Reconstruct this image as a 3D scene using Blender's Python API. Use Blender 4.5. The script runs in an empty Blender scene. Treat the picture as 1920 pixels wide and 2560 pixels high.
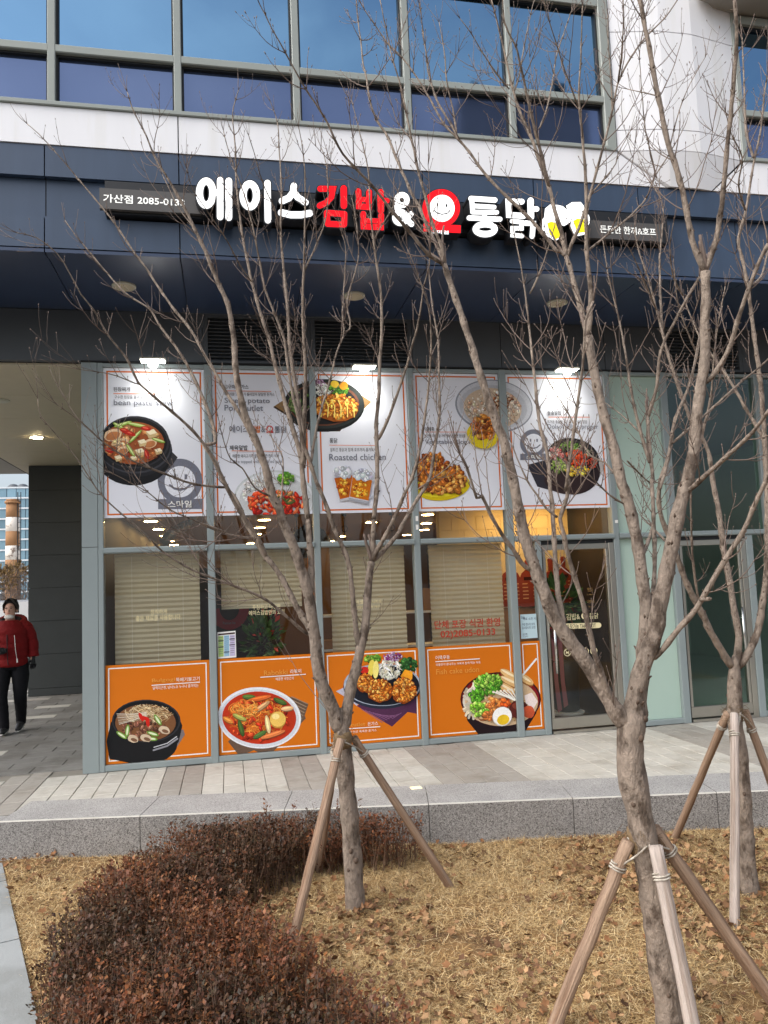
import bpy, math, random
import numpy as np
from mathutils import Vector, Matrix
random.seed(7); RNG = np.random.default_rng(7)
SC = bpy.context.scene
COL = SC.collection
# ------------------------------------------------------------------ camera (26 mm equivalent phone lens, portrait)
CD, CH, YAW, PITCH, ROLL, FPX = 8.1054, 1.7320, -0.20272, 0.09152, -0.04007, 1923.15
_r0 = Vector((math.cos(YAW), math.sin(YAW), 0))
FWD = Vector((-math.sin(YAW)*math.cos(PITCH), math.cos(YAW)*math.cos(PITCH), math.sin(PITCH)))
_u0 = _r0.cross(FWD)
RGT = _r0*math.cos(ROLL) + _u0*math.sin(ROLL)
UPV = -_r0*math.sin(ROLL) + _u0*math.cos(ROLL)
EYE = Vector((0, -CD, CH))
cam = bpy.data.cameras.new('camera'); camo = bpy.data.objects.new('camera', cam); COL.objects.link(camo)
cam.sensor_fit = 'VERTICAL'; cam.sensor_height = 36; cam.sensor_width = 27; cam.lens = 36*FPX/2560
cam.clip_start = 0.05; cam.clip_end = 3000
m = Matrix((RGT, UPV, -FWD)).transposed().to_4x4(); m.translation = EYE
camo.matrix_world = m
SC.camera = camo
# ------------------------------------------------------------------ sky, sun, exposure
SUN_EL, SUN_AZ = math.radians(47), math.radians(248)      # azimuth clockwise from +Y (north): behind the camera, to the left
world = bpy.data.worlds.new('World'); SC.world = world; world.use_nodes = True
wn = world.node_tree; bg = wn.nodes['Background']
sky = wn.nodes.new('ShaderNodeTexSky'); sky.sky_type = 'NISHITA'; sky.sun_disc = False
sky.sun_elevation = SUN_EL; sky.sun_rotation = SUN_AZ; sky.air_density = 1.0; sky.dust_density = 4.0; sky.ozone_density = 1.0
hz0 = wn.nodes.new('ShaderNodeHueSaturation'); hz0.inputs['Saturation'].default_value = .62; hz0.inputs['Value'].default_value = 1.0     # thin high cloud
wn.links.new(sky.outputs[0], hz0.inputs['Color'])
cl0 = wn.nodes.new('ShaderNodeHueSaturation'); cl0.inputs['Saturation'].default_value = .22; cl0.inputs['Value'].default_value = 1.35; wn.links.new(sky.outputs[0], cl0.inputs['Color'])
ct = wn.nodes.new('ShaderNodeTexCoord'); cm = wn.nodes.new('ShaderNodeMapping'); cm.inputs['Scale'].default_value = (1, 1, 2.2); wn.links.new(ct.outputs['Generated'], cm.inputs[0])
cn = wn.nodes.new('ShaderNodeTexNoise'); cn.inputs['Scale'].default_value = 3.2; cn.inputs['Detail'].default_value = 7; cn.inputs['Roughness'].default_value = .55; cn.inputs['Distortion'].default_value = .4; wn.links.new(cm.outputs[0], cn.inputs['Vector'])
cr0 = wn.nodes.new('ShaderNodeMapRange'); cr0.inputs[1].default_value = .44; cr0.inputs[2].default_value = .70; cr0.inputs[3].default_value = 0; cr0.inputs[4].default_value = .8; wn.links.new(cn.outputs[0], cr0.inputs[0])
cx0 = wn.nodes.new('ShaderNodeMix'); cx0.data_type = 'RGBA'; wn.links.new(cr0.outputs[0], cx0.inputs[0]); wn.links.new(hz0.outputs[0], cx0.inputs[6]); wn.links.new(cl0.outputs[0], cx0.inputs[7]); wn.links.new(cx0.outputs[2], bg.inputs[0]); bg.inputs[1].default_value = 0.15
sl = bpy.data.lights.new('sun', 'SUN'); sl.energy = 1.3; sl.angle = math.radians(60); sl.color = (1, 0.985, 0.965)
so = bpy.data.objects.new('sun', sl); COL.objects.link(so)
_sd = Vector((math.sin(SUN_AZ)*math.cos(SUN_EL), math.cos(SUN_AZ)*math.cos(SUN_EL), math.sin(SUN_EL)))
so.rotation_euler = _sd.to_track_quat('Z', 'Y').to_euler(); so.location = (-20, -30, 40)
SC.view_settings.view_transform = 'Standard'; SC.view_settings.look = 'None'
SC.view_settings.exposure = 0.68; SC.view_settings.gamma = 1.0; SC.view_settings.use_curve_mapping = False
SC.cycles.max_bounces = 8; SC.cycles.transparent_max_bounces = 12; SC.cycles.caustics_reflective = False; SC.cycles.caustics_refractive = False
SC.cycles.use_denoising = True

# ------------------------------------------------------------------ helpers
def at(u, v, X=None, Y=None, Z=None):
    """a point of the photograph (1920 x 2560 grid) carried out to a plane of the place"""
    d = FWD*FPX + RGT*(u-960) - UPV*(v-1280)
    if Y is not None: t = (Y-EYE.y)/d.y
    elif Z is not None: t = (Z-EYE.z)/d.z
    else: t = (X-EYE.x)/d.x
    return EYE + d*t
def depth(p): return (Vector(p)-EYE).dot(FWD)
ZO = dict(P=(180,860,2.592), Q=(640,800,2.765), R=(1200,800,2.304), S=(0,1300,2.592), A=(500,1300,2.592), T=(1100,1300,2.023),
          a=(0,200,2.37), b=(550,200,2.37), c=(500,850,2.37), e=(600,0,2.37), f=(1150,0,2.1545), g=(1150,600,2.1545), h=(1200,1200,2.304),
          U=(230,1380,2.765), V=(780,1380,2.6758), i=(220,420,2.765), j=(760,420,3.0722), k=(1250,440,3.6867), D=(1280,1320,4.097),
          l=(0,600,2.37), n=(780,1800,4.425), o=(1480,1980,5.184), p=(0,0,1.0), q=(960,1880,1.728), r=(0,1880,1.728), s=(0,1150,2.95))
def zz(z, x, y):
    a, b, s = ZO[z]; return a+x/s, b+y/s
def azz(z, x, y, **kw): return at(*zz(z, x, y), **kw)
def lin(c):
    if isinstance(c, str): c = tuple(int(c[i:i+2], 16) for i in (0, 2, 4))
    o = []
    for v in c[:3]:
        v = v/255; o.append(v/12.92 if v <= .04045 else ((v+.055)/1.055)**2.4)
    return (*o, 1.0)
def props(o, label=None, cat=None, group=None, kind=None):
    if label: o['label'] = label
    if cat: o['category'] = cat
    if group: o['group'] = group
    if kind: o['kind'] = kind
    return o
def link(o, parent=None):
    COL.objects.link(o)
    if parent is not None:
        o.parent = parent
        o.matrix_parent_inverse = WM[parent.name].inverted()
    WM[o.name] = (Matrix.Translation(o.location) @ o.rotation_euler.to_matrix().to_4x4())
    return o
WM = {}
def thing(name, label, cat, loc=(0, 0, 0), group=None, kind=None):
    o = bpy.data.objects.new(name, None); o.location = loc; o.empty_display_size = .1
    link(o); return props(o, label, cat, group, kind)
class MB:
    def __init__(s): s.v = []; s.f = []; s.mi = []; s.cur = 0; s.sm = False
    def add(s, vs, fs):
        n = len(s.v); s.v.extend([tuple(v) for v in vs]); s.f.extend([[i+n for i in f] for f in fs]); s.mi.extend([s.cur]*len(fs)); return s
    def box(s, x0, x1, y0, y1, z0, z1):
        v = [(x0,y0,z0),(x1,y0,z0),(x1,y1,z0),(x0,y1,z0),(x0,y0,z1),(x1,y0,z1),(x1,y1,z1),(x0,y1,z1)]
        return s.add(v, [(0,3,2,1),(4,5,6,7),(0,1,5,4),(1,2,6,5),(2,3,7,6),(3,0,4,7)])
    def cbox(s, x0, x1, y0, y1, z0, z1, b=.004):
        """box with chamfered edges along its length, built as an 8-sided prism in the x/y section plus top and bottom caps"""
        sec = [(x0+b,y0),(x1-b,y0),(x1,y0+b),(x1,y1-b),(x1-b,y1),(x0+b,y1),(x0,y1-b),(x0,y0+b)]
        v = [(x,y,z0) for x,y in sec]+[(x,y,z1) for x,y in sec]
        return s.add(v, [tuple(range(7,-1,-1)), tuple(range(8,16))]+[(i,(i+1)%8,(i+1)%8+8,i+8) for i in range(8)])
    def hbox(s, x0, x1, y0, y1, z0, z1, b=.004):
        sec = [(y0+b,z0),(y1-b,z0),(y1,z0+b),(y1,z1-b),(y1-b,z1),(y0+b,z1),(y0,z1-b),(y0,z0+b)]
        v = [(x0,y,z) for y,z in sec]+[(x1,y,z) for y,z in sec]
        return s.add(v, [tuple(range(7,-1,-1)), tuple(range(8,16))]+[(i,(i+1)%8,(i+1)%8+8,i+8) for i in range(8)])
    def tube(s, pts, rs, n=8, cap=True, jit=0.0, sq=(1, 1)):
        pts = [Vector(p) for p in pts]
        if not hasattr(rs, '__len__'): rs = [rs]*len(pts)
        base = len(s.v); prev = None
        for i, p in enumerate(pts):
            t = (pts[min(i+1, len(pts)-1)]-pts[max(i-1, 0)])
            t = t.normalized() if t.length > 1e-9 else Vector((0, 0, 1))
            if prev is None:
                a = Vector((0, 0, 1)) if abs(t.z) < .9 else Vector((1, 0, 0))
                x = t.cross(a).normalized()
            else: x = (prev-t*prev.dot(t)); x = x.normalized() if x.length > 1e-6 else t.orthogonal().normalized()
            prev = x; y = t.cross(x)
            for k in range(n):
                an = 2*math.pi*k/n; r = rs[i]*(1+(random.uniform(-jit, jit) if jit else 0))
                s.v.append(tuple(p+x*(math.cos(an)*r*sq[0])+y*(math.sin(an)*r*sq[1])))
            if i:
                o = base+(i-1)*n
                for k in range(n):
                    s.f.append([o+k, o+(k+1) % n, o+n+(k+1) % n, o+n+k]); s.mi.append(s.cur)
        if cap:
            s.f.append(list(range(base+n-1, base-1, -1))); s.mi.append(s.cur)
            e = base+(len(pts)-1)*n; s.f.append(list(range(e, e+n))); s.mi.append(s.cur)
        return s
    def lathe(s, c, prof, n=20, axis='z'):
        base = len(s.v)
        for r, h in prof:
            for k in range(n):
                a = 2*math.pi*k/n
                q = (c[0]+r*math.cos(a), c[1]+r*math.sin(a), c[2]+h) if axis == 'z' else (c[0]+r*math.cos(a), c[1]+h, c[2]+r*math.sin(a))
                s.v.append(q)
        for i in range(len(prof)-1):
            o = base+i*n
            for k in range(n):
                s.f.append([o+k, o+(k+1) % n, o+n+(k+1) % n, o+n+k]); s.mi.append(s.cur)
        s.f.append(list(range(base+n-1, base-1, -1))); s.mi.append(s.cur)
        e = base+(len(prof)-1)*n; s.f.append(list(range(e, e+n))); s.mi.append(s.cur)
        return s
    def ball(s, c, r, nu=10, nv=7):
        if not hasattr(r, '__len__'): r = (r, r, r)
        pr = []
        base = len(s.v)
        for i in range(nv+1):
            th = math.pi*i/nv
            for k in range(nu):
                a = 2*math.pi*k/nu
                s.v.append((c[0]+r[0]*math.sin(th)*math.cos(a), c[1]+r[1]*math.sin(th)*math.sin(a), c[2]+r[2]*math.cos(th)))
        for i in range(nv):
            for k in range(nu):
                o = base+i*nu; s.f.append([o+k, o+nu+k, o+nu+(k+1) % nu, o+(k+1) % nu]); s.mi.append(s.cur)
        return s
    def build(s, name, mats, parent=None, smooth=None):
        me = bpy.data.meshes.new(name); me.from_pydata(s.v, [], s.f)
        for mt in (mats if isinstance(mats, (list, tuple)) else [mats]): me.materials.append(mt)
        if any(s.mi): me.polygons.foreach_set('material_index', s.mi)
        if smooth or (smooth is None and s.sm): me.polygons.foreach_set('use_smooth', [True]*len(s.f))
        me.update()
        return link(bpy.data.objects.new(name, me), parent)
def box(name, mt, parent, *a): return MB().box(*a).build(name, mt, parent)
def npmesh(name, verts, tris, mt, parent=None, col=None, quads=False):
    """big mesh from arrays"""
    k = 4 if quads else 3
    me = bpy.data.meshes.new(name); nv, nf = len(verts), len(tris)
    me.vertices.add(nv); me.vertices.foreach_set('co', np.asarray(verts, np.float32).ravel())
    me.loops.add(nf*k); me.loops.foreach_set('vertex_index', np.asarray(tris, np.int32).ravel())
    me.polygons.add(nf); me.polygons.foreach_set('loop_start', np.arange(0, nf*k, k, dtype=np.int32))
    if col is not None:
        a = me.attributes.new('Col', 'FLOAT_COLOR', 'POINT'); a.data.foreach_set('color', np.asarray(col, np.float32).ravel())
    me.materials.append(mt); me.update(calc_edges=True); me.validate()
    return link(bpy.data.objects.new(name, me), parent)

# ------------------------------------------------------------------ materials
def mat(name, c, rough=.6, metal=0.0, var=0.0, vscale=6.0, bump=0.0, bscale=40.0, spec=.5, obj_var=0.0, c2=None, c2s=3.0, c2lo=.45, c2hi=.6, stretch=None, emit=None, es=0.0, coat=0.0, world_co=False):
    M = bpy.data.materials.new(name); M.use_nodes = True; nt = M.node_tree; N = nt.nodes; L = nt.links
    b = N['Principled BSDF']; b.inputs['Roughness'].default_value = rough; b.inputs['Metallic'].default_value = metal
    b.inputs['Specular IOR Level'].default_value = spec
    if coat: b.inputs['Coat Weight'].default_value = coat
    col = N.new('ShaderNodeRGB'); col.outputs[0].default_value = lin(c); out = col.outputs[0]
    tc = N.new('ShaderNodeNewGeometry') if world_co else N.new('ShaderNodeTexCoord'); mp = N.new('ShaderNodeMapping'); L.new(tc.outputs['Position' if world_co else 'Object'], mp.inputs[0])
    if stretch: mp.inputs['Scale'].default_value = stretch
    def noise(sc, det=5, ro=.6):
        n = N.new('ShaderNodeTexNoise'); n.inputs['Scale'].default_value = sc; n.inputs['Detail'].default_value = det; n.inputs['Roughness'].default_value = ro
        L.new(mp.outputs[0], n.inputs['Vector']); return n.outputs['Fac']
    if c2 is not None:
        r = N.new('ShaderNodeMapRange'); r.inputs[1].default_value = c2lo; r.inputs[2].default_value = c2hi; L.new(noise(c2s), r.inputs[0])
        mx = N.new('ShaderNodeMix'); mx.data_type = 'RGBA'; L.new(r.outputs[0], mx.inputs[0]); L.new(out, mx.inputs[6]); mx.inputs[7].default_value = lin(c2); out = mx.outputs[2]
    if var or obj_var:
        hs = N.new('ShaderNodeHueSaturation'); L.new(out, hs.inputs['Color']); val = None
        if var:
            r = N.new('ShaderNodeMapRange'); r.inputs[1].default_value = .25; r.inputs[2].default_value = .75; r.inputs[3].default_value = 1-var; r.inputs[4].default_value = 1+var
            L.new(noise(vscale), r.inputs[0]); val = r.outputs[0]
        if obj_var:
            oi = N.new('ShaderNodeObjectInfo'); r2 = N.new('ShaderNodeMapRange'); r2.inputs[3].default_value = 1-obj_var; r2.inputs[4].default_value = 1+obj_var
            L.new(oi.outputs['Random'], r2.inputs[0])
            if val is not None:
                mu = N.new('ShaderNodeMath'); mu.operation = 'MULTIPLY'; L.new(val, mu.inputs[0]); L.new(r2.outputs[0], mu.inputs[1]); val = mu.outputs[0]
            else: val = r2.outputs[0]
        L.new(val, hs.inputs['Value']); out = hs.outputs[0]
    L.new(out, b.inputs['Base Color'])
    if bump:
        bp = N.new('ShaderNodeBump'); bp.inputs['Strength'].default_value = bump; bp.inputs['Distance'].default_value = .02; L.new(noise(bscale), bp.inputs['Height']); L.new(bp.outputs[0], b.inputs['Normal'])
    if emit is not None:
        b.inputs['Emission Color'].default_value = lin(emit); b.inputs['Emission Strength'].default_value = es
    M['bsdf'] = 1
    return M
def attr_mat(name, rough=.7, spec=.3, var=.0, vscale=200, backlit=0.0):
    M = bpy.data.materials.new(name); M.use_nodes = True; nt = M.node_tree; N = nt.nodes; L = nt.links; b = N['Principled BSDF']
    a = N.new('ShaderNodeAttribute'); a.attribute_name = 'Col'; out = a.outputs['Color']
    b.inputs['Roughness'].default_value = rough; b.inputs['Specular IOR Level'].default_value = spec
    if var:
        n = N.new('ShaderNodeTexNoise'); n.inputs['Scale'].default_value = vscale; n.inputs['Detail'].default_value = 3
        tc = N.new('ShaderNodeTexCoord'); L.new(tc.outputs['Object'], n.inputs['Vector'])
        r = N.new('ShaderNodeMapRange'); r.inputs[1].default_value = .3; r.inputs[2].default_value = .7; r.inputs[3].default_value = 1-var; r.inputs[4].default_value = 1+var; L.new(n.outputs[0], r.inputs[0])
        hs = N.new('ShaderNodeHueSaturation'); L.new(out, hs.inputs['Color']); L.new(r.outputs[0], hs.inputs['Value']); out = hs.outputs[0]
    L.new(out, b.inputs['Base Color']); return M
def emis(name, c, s):
    M = bpy.data.materials.new(name); M.use_nodes = True; nt = M.node_tree; nt.nodes.clear()
    o = nt.nodes.new('ShaderNodeOutputMaterial'); e = nt.nodes.new('ShaderNodeEmission'); e.inputs[0].default_value = lin(c); e.inputs[1].default_value = s
    nt.links.new(e.outputs[0], o.inputs[0]); return M
def glass(name, tint, ior=1.5, rough=0.0, boost=1.0):
    M = bpy.data.materials.new(name); M.use_nodes = True; nt = M.node_tree; nt.nodes.clear(); N = nt.nodes; L = nt.links
    o = N.new('ShaderNodeOutputMaterial'); t = N.new('ShaderNodeBsdfTransparent'); t.inputs[0].default_value = lin(tint)
    g = N.new('ShaderNodeBsdfGlossy'); g.inputs['Roughness'].default_value = rough; g.inputs[0].default_value = (.9, .95, 1, 1)
    f = N.new('ShaderNodeLayerWeight'); f.inputs[0].default_value = .5                      # Schlick reflectance, same from both faces
    pw = N.new('ShaderNodeMath'); pw.operation = 'POWER'; pw.inputs[1].default_value = 5; L.new(f.outputs['Facing'], pw.inputs[0])
    mu = N.new('ShaderNodeMath'); mu.operation = 'MULTIPLY_ADD'; mu.inputs[1].default_value = .92*boost; mu.inputs[2].default_value = .045*boost; L.new(pw.outputs[0], mu.inputs[0])
    mx = N.new('ShaderNodeMixShader'); L.new(mu.outputs[0], mx.inputs[0]); L.new(t.outputs[0], mx.inputs[1]); L.new(g.outputs[0], mx.inputs[2]); L.new(mx.outputs[0], o.inputs[0]); return M
def granite(name, base, dark, light, scale, rough=.6):
    M = bpy.data.materials.new(name); M.use_nodes = True; nt = M.node_tree; N = nt.nodes; L = nt.links; b = N['Principled BSDF']
    tc = N.new('ShaderNodeTexCoord'); v = N.new('ShaderNodeTexVoronoi'); v.inputs['Scale'].default_value = scale; L.new(tc.outputs['Object'], v.inputs['Vector'])
    bw = N.new('ShaderNodeSeparateColor'); L.new(v.outputs['Color'], bw.inputs[0])
    cr = N.new('ShaderNodeValToRGB'); e = cr.color_ramp; e.interpolation = 'CONSTANT'
    e.elements[0].color = lin(dark); e.elements[1].position = .22; e.elements[1].color = lin(base)
    x = e.elements.new(.62); x.color = lin(light); x = e.elements.new(.85); x.color = lin(base)
    L.new(bw.outputs[0], cr.inputs[0])
    n = N.new('ShaderNodeTexNoise'); n.inputs['Scale'].default_value = 2.5; n.inputs['Detail'].default_value = 6; L.new(tc.outputs['Object'], n.inputs['Vector'])
    r = N.new('ShaderNodeMapRange'); r.inputs[1].default_value = .3; r.inputs[2].default_value = .7; r.inputs[3].default_value = .85; r.inputs[4].default_value = 1.1; L.new(n.outputs[0], r.inputs[0])
    oi = N.new('ShaderNodeObjectInfo'); r2 = N.new('ShaderNodeMapRange'); r2.inputs[3].default_value = .93; r2.inputs[4].default_value = 1.06; L.new(oi.outputs['Random'], r2.inputs[0])
    mu = N.new('ShaderNodeMath'); mu.operation = 'MULTIPLY'; L.new(r.outputs[0], mu.inputs[0]); L.new(r2.outputs[0], mu.inputs[1])
    hs = N.new('ShaderNodeHueSaturation'); L.new(cr.outputs[0], hs.inputs['Color']); L.new(mu.outputs[0], hs.inputs['Value']); L.new(hs.outputs[0], b.inputs['Base Color'])
    b.inputs['Roughness'].default_value = rough
    return M
M = {}
M['white_panel'] = mat('white_panel', (238,238,240), .45, var=.035, vscale=1.0, stretch=(5, 5, .5), c2=(229,228,225), c2s=1.1, c2lo=.52, c2hi=.75)
M['navy_panel'] = mat('navy_panel', (58,74,96), .38, metal=.0, var=.12, vscale=1.4, spec=.5, stretch=(5, 5, .6))
M['soffit'] = mat('soffit', (52,66,92), .35, var=.04, vscale=1.0, spec=.5)
M['dark_wall'] = mat('dark_wall', (80,85,90), .55, var=.05, vscale=1.5)
M['gap'] = mat('gap', (22,24,26), .8)
M['frame'] = mat('frame', (138,148,148), .42, var=.04, vscale=3.0)
M['frame_up'] = mat('frame_up', (150,156,150), .45, var=.04, vscale=3.0)
M['gasket'] = mat('gasket', (30,32,34), .6)
M['pane_up'] = mat('pane_up', (112,150,182), .03, metal=1.0, bump=.02, bscale=1.4)
M['pane_low'] = mat('pane_low', (98,114,148), .05, metal=.72, bump=.02, bscale=1.6)
M['glass'] = glass('glass', (250,251,250), 1.5, boost=.8)
M['glass_door'] = glass('glass_door', (238,240,238), 1.5, boost=.8)
M['glass_green'] = glass('glass_green', (222,234,226), 1.5, boost=.8)
M['frosted'] = mat('frosted', (174,196,183), .5, spec=.4, var=.03, vscale=1.0)
M['steel'] = mat('steel', (176,172,162), .32, metal=.85, var=.05, vscale=8)
M['bright_steel'] = mat('bright_steel', (215,215,212), .2, metal=1.0)
M['column'] = mat('column', (50,54,54), .5, var=.1, vscale=5, bump=.1, bscale=60)
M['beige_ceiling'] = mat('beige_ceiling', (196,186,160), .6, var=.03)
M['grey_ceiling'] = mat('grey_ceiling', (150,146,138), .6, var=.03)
M['paver_light'] = mat('paver_light', (184,181,172), .8, var=.10, vscale=14, bump=.15, bscale=120, obj_var=.06, c2=(152,145,132), c2s=2.2, c2lo=.50, c2hi=.80, world_co=True)
M['paver_dark'] = mat('paver_dark', (153,148,140), .8, var=.10, vscale=14, bump=.15, bscale=120, obj_var=.05, c2=(126,118,106), c2s=2.6, c2lo=.52, c2hi=.8, world_co=True)
M['paver_shaded'] = mat('paver_shaded', (122,120,116), .8, var=.10, vscale=9, bump=.15, bscale=120, obj_var=.03, c2=(104,101,96), c2s=1.8, world_co=True)  # passage pavers, colour darkened to carry the shade under the building
M['joint'] = mat('joint', (128,123,114), .95, var=.1)
M['concrete'] = mat('concrete', (150,154,155), .8, var=.06, vscale=4, bump=.15, bscale=90, c2=(132,135,134), c2s=2, obj_var=.03)
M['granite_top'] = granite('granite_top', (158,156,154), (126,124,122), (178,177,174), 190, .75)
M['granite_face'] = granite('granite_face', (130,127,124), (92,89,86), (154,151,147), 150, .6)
M['asphalt'] = mat('asphalt', (78,78,78), .9, var=.1)
M['soil'] = mat('soil', (138,106,66), .95, var=.25, vscale=14, bump=.6, bscale=60, c2=(104,78,50), c2s=5)
M['print'] = attr_mat('print', .6, .2, var=.09, vscale=70)
M['poster_white'] = mat('poster_white', (232,233,240), .6, spec=.2)
M['poster_orange'] = mat('poster_orange', (210,112,16), .6, spec=.2)
M['ink_black'] = mat('ink_black', (42,42,46), .65, spec=.15)
M['ink_grey'] = mat('ink_grey', (112,114,124), .65, spec=.15)
M['ink_white'] = mat('ink_white', (240,238,232), .65, spec=.15)
M['ink_tan'] = mat('ink_tan', (228,158,70), .65, spec=.15)
M['ink_orange'] = mat('ink_orange', (214,112,40), .65, spec=.15)
M['ink_cream'] = mat('ink_cream', (240,226,178), .5)
M['ink_red'] = mat('ink_red', (205,62,30), .45)
M['led_white'] = emis('led_white', (255,255,255), 1.25)
M['led_red'] = emis('led_red', (250,30,40), 1.0)
M['led_yellow'] = emis('led_yellow', (250,226,40), 1.0)
M['sign_grey'] = mat('sign_grey', (84,82,80), .5, var=.04)
M['black_metal'] = mat('black_metal', (26,27,30), .45)
M['lamp_glow'] = emis('lamp_glow', (255,255,250), 14.0)
M['warm_glow'] = emis('warm_glow', (255,206,130), 60.0)
M['warm_soft'] = emis('warm_soft', (255,228,180), 130.0)
M['off_lamp'] = mat('off_lamp', (190,188,170), .5)
M['blind'] = mat('blind', (204,194,166), .8, var=.04, vscale=3)
_nt = M['blind'].node_tree; _tr = _nt.nodes.new('ShaderNodeBsdfTranslucent'); _tr.inputs[0].default_value = lin((214,202,170)); _mx = _nt.nodes.new('ShaderNodeMixShader'); _mx.inputs[0].default_value = .35
_nt.links.new(_nt.nodes['Principled BSDF'].outputs[0], _mx.inputs[1]); _nt.links.new(_tr.outputs[0], _mx.inputs[2]); _nt.links.new(_mx.outputs[0], _nt.nodes['Material Output'].inputs[0])
M['paper'] = mat('paper', (190,214,220), .7, var=.02)
# ------------------------------------------------------------------ terrain
g = MB().add([(-700,-700,-.62),(700,-700,-.62),(700,900,-.62),(-700,900,-.62)], [(0,1,2,3)]).build('ground', M['asphalt']); props(g, kind='structure')
def gz(x, y): return -.30 - .03*max(0, -3.2-y) + .012*math.sin(2.1*x+.7)*math.sin(1.7*y) + .006*math.sin(5.3*x+2*y)
KE = Vector((.980, -.198, 0)).normalized(); KN = Vector((-.198, -.980, 0)).normalized(); K0 = Vector((-1.78, -1.43, 0))
def kerb_front_y(x): return K0.y + (x-K0.x)*KE.y/KE.x
v, f = [], []
NX, NY = 60, 50
for j in range(NY+1):
    for i in range(NX+1):
        x = -2.6+i*12/NX; y = kerb_front_y(x)+.2-j*(9.5/NY); v.append((x, y, gz(x, y)))
for j in range(NY):
    for i in range(NX):
        a = j*(NX+1)+i; f.append((a, a+NX+1, a+NX+2, a+1))
lawn = MB().add(v, f).build('lawn', M['soil'], smooth=True); props(lawn, kind='structure')

# concrete path at the left, in slabs
pathb = MB()
PE0, PE1 = Vector((-1.74, -1.50, 0)), Vector((-.86, -4.16, 0))
pd = (PE1-PE0).normalized(); pn = Vector((pd.y, -pd.x, 0))
path = MB().add([tuple(PE0+pn*0+Vector((0,0,-.33))), tuple(PE0+pd*9+Vector((0,0,-.33))), tuple(PE0+pd*9+pn*3+Vector((0,0,-.33))), tuple(PE0+pn*3+Vector((0,0,-.33)))], [(0,1,2,3)]).build('path', M['joint'])
props(path, kind='structure')
for i in range(8):
    for j in range(3):
        a0, a1 = .45+i*1.1-1.1+.006, .45+(i+1)*1.1-1.1-.006; b0, b1 = j*.95+.006, (j+1)*.95-.006
        a0 = max(a0, 0.02)
        q = [PE0+pd*a0+pn*b0, PE0+pd*a1+pn*b0, PE0+pd*a1+pn*b1, PE0+pd*a0+pn*b1]
        zt = -.283+random.uniform(-.002, .002)
        MB().add([(p.x,p.y,-.35) for p in q]+[(p.x,p.y,zt) for p in q], [(0,3,2,1),(4,5,6,7),(0,1,5,4),(1,2,6,5),(2,3,7,6),(3,0,4,7)]).build('slab', M['concrete'], path)

# granite edging of the planting bed, one object per block
kerb = MB()
def kpt(s, d, z): p = K0+KE*s-KN*d; return (p.x, p.y, z)        # d: inwards from the front edge
kv = [kpt(-6,.02,-.02), kpt(9.5,.02,-.02), kpt(9.5,.54,-.02), kpt(-6,.14,-.02), kpt(-6,.02,-.61), kpt(9.5,.02,-.61), kpt(9.5,.54,-.61), kpt(-6,.14,-.61)]
kerb.add([kpt(-6,.02,-.02), kpt(0,.02,-.02), kpt(0,.14,-.02), kpt(-6,.14,-.02), kpt(-6,.02,-.61), kpt(0,.02,-.61), kpt(0,.14,-.61), kpt(-6,.14,-.61)], [(0,1,2,3),(4,7,6,5),(0,4,5,1),(1,5,6,2),(2,6,7,3),(3,7,4,0)])
kerb.add([kpt(0,.02,-.02), kpt(9.5,.02,-.02), kpt(9.5,.54,-.02), kpt(0,.54,-.02), kpt(0,.02,-.61), kpt(9.5,.02,-.61), kpt(9.5,.54,-.61), kpt(0,.54,-.61)], [(0,1,2,3),(4,7,6,5),(0,4,5,1),(1,5,6,2),(2,6,7,3),(3,7,4,0)])
kerb = kerb.build('kerb', M['joint']); props(kerb, kind='structure')
js = [-6, -4.86, -3.73, -2.6, -1.47, -.01] + [1.09+1.127*i for i in range(8)]
for a, b in zip(js[:-1], js[1:]):
    w = .555 if a > -.5 else .15
    a += .0028; b -= .0028; c = .009; dz = random.uniform(-.0015, .0015)
    sec = [(w, dz), (c, dz), (0, dz-c), (0, -.6), (w, -.6)]
    if a > 0 and a < .3: a = .0
    vs = [kpt(a, d, z) for d, z in sec]+[kpt(b, d, z) for d, z in sec]
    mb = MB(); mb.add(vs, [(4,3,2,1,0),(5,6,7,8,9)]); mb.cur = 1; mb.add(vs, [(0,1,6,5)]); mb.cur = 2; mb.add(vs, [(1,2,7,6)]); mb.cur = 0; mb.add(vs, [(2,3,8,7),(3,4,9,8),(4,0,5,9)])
    mb.build('granite_block', [M['granite_face'], M['granite_top'], M['paver_light']], kerb)  # last material pales the chamfer: edge highlight put into the colour

# pavement: bedding sheet with pavers laid on it
pv = MB().add([kpt(-12,.10,-.016), kpt(0,.10,-.016), kpt(0,.5,-.016), kpt(9.4,.5,-.016), (9.5,16,-.016), (-16,16,-.016)], [(0,1,2,3,4,5)]).build('pavement', M['joint']); props(pv, kind='structure')
PW = .185
def unit(w, l, h=.06, b=.004):
    mb = MB(); x, y = w/2-.0025, l/2-.0025
    vs = [(-x,-y,-h),(x,-y,-h),(x,y,-h),(-x,y,-h),(-x,-y,-b),(x,-y,-b),(x,y,-b),(-x,y,-b),(-x+b,-y+b,0),(x-b,-y+b,0),(x-b,y-b,0),(-x+b,y-b,0)]
    mb.add(vs, [(0,3,2,1)]+[(i,(i+1)%4,(i+1)%4+4,i+4) for i in range(4)]+[(i+4,(i+1)%4+4,(i+1)%4+8,i+8) for i in range(4)]+[(8,9,10,11)])
    return mb
def umesh(name, w, l, mt):
    o = unit(w, l); me = bpy.data.meshes.new(name); me.from_pydata(o.v, [], o.f); me.materials.append(mt); return me
ME_L, ME_D = umesh('paver', PW, .37, M['paver_light']), umesh('paver', PW, .37, M['paver_dark'])
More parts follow.
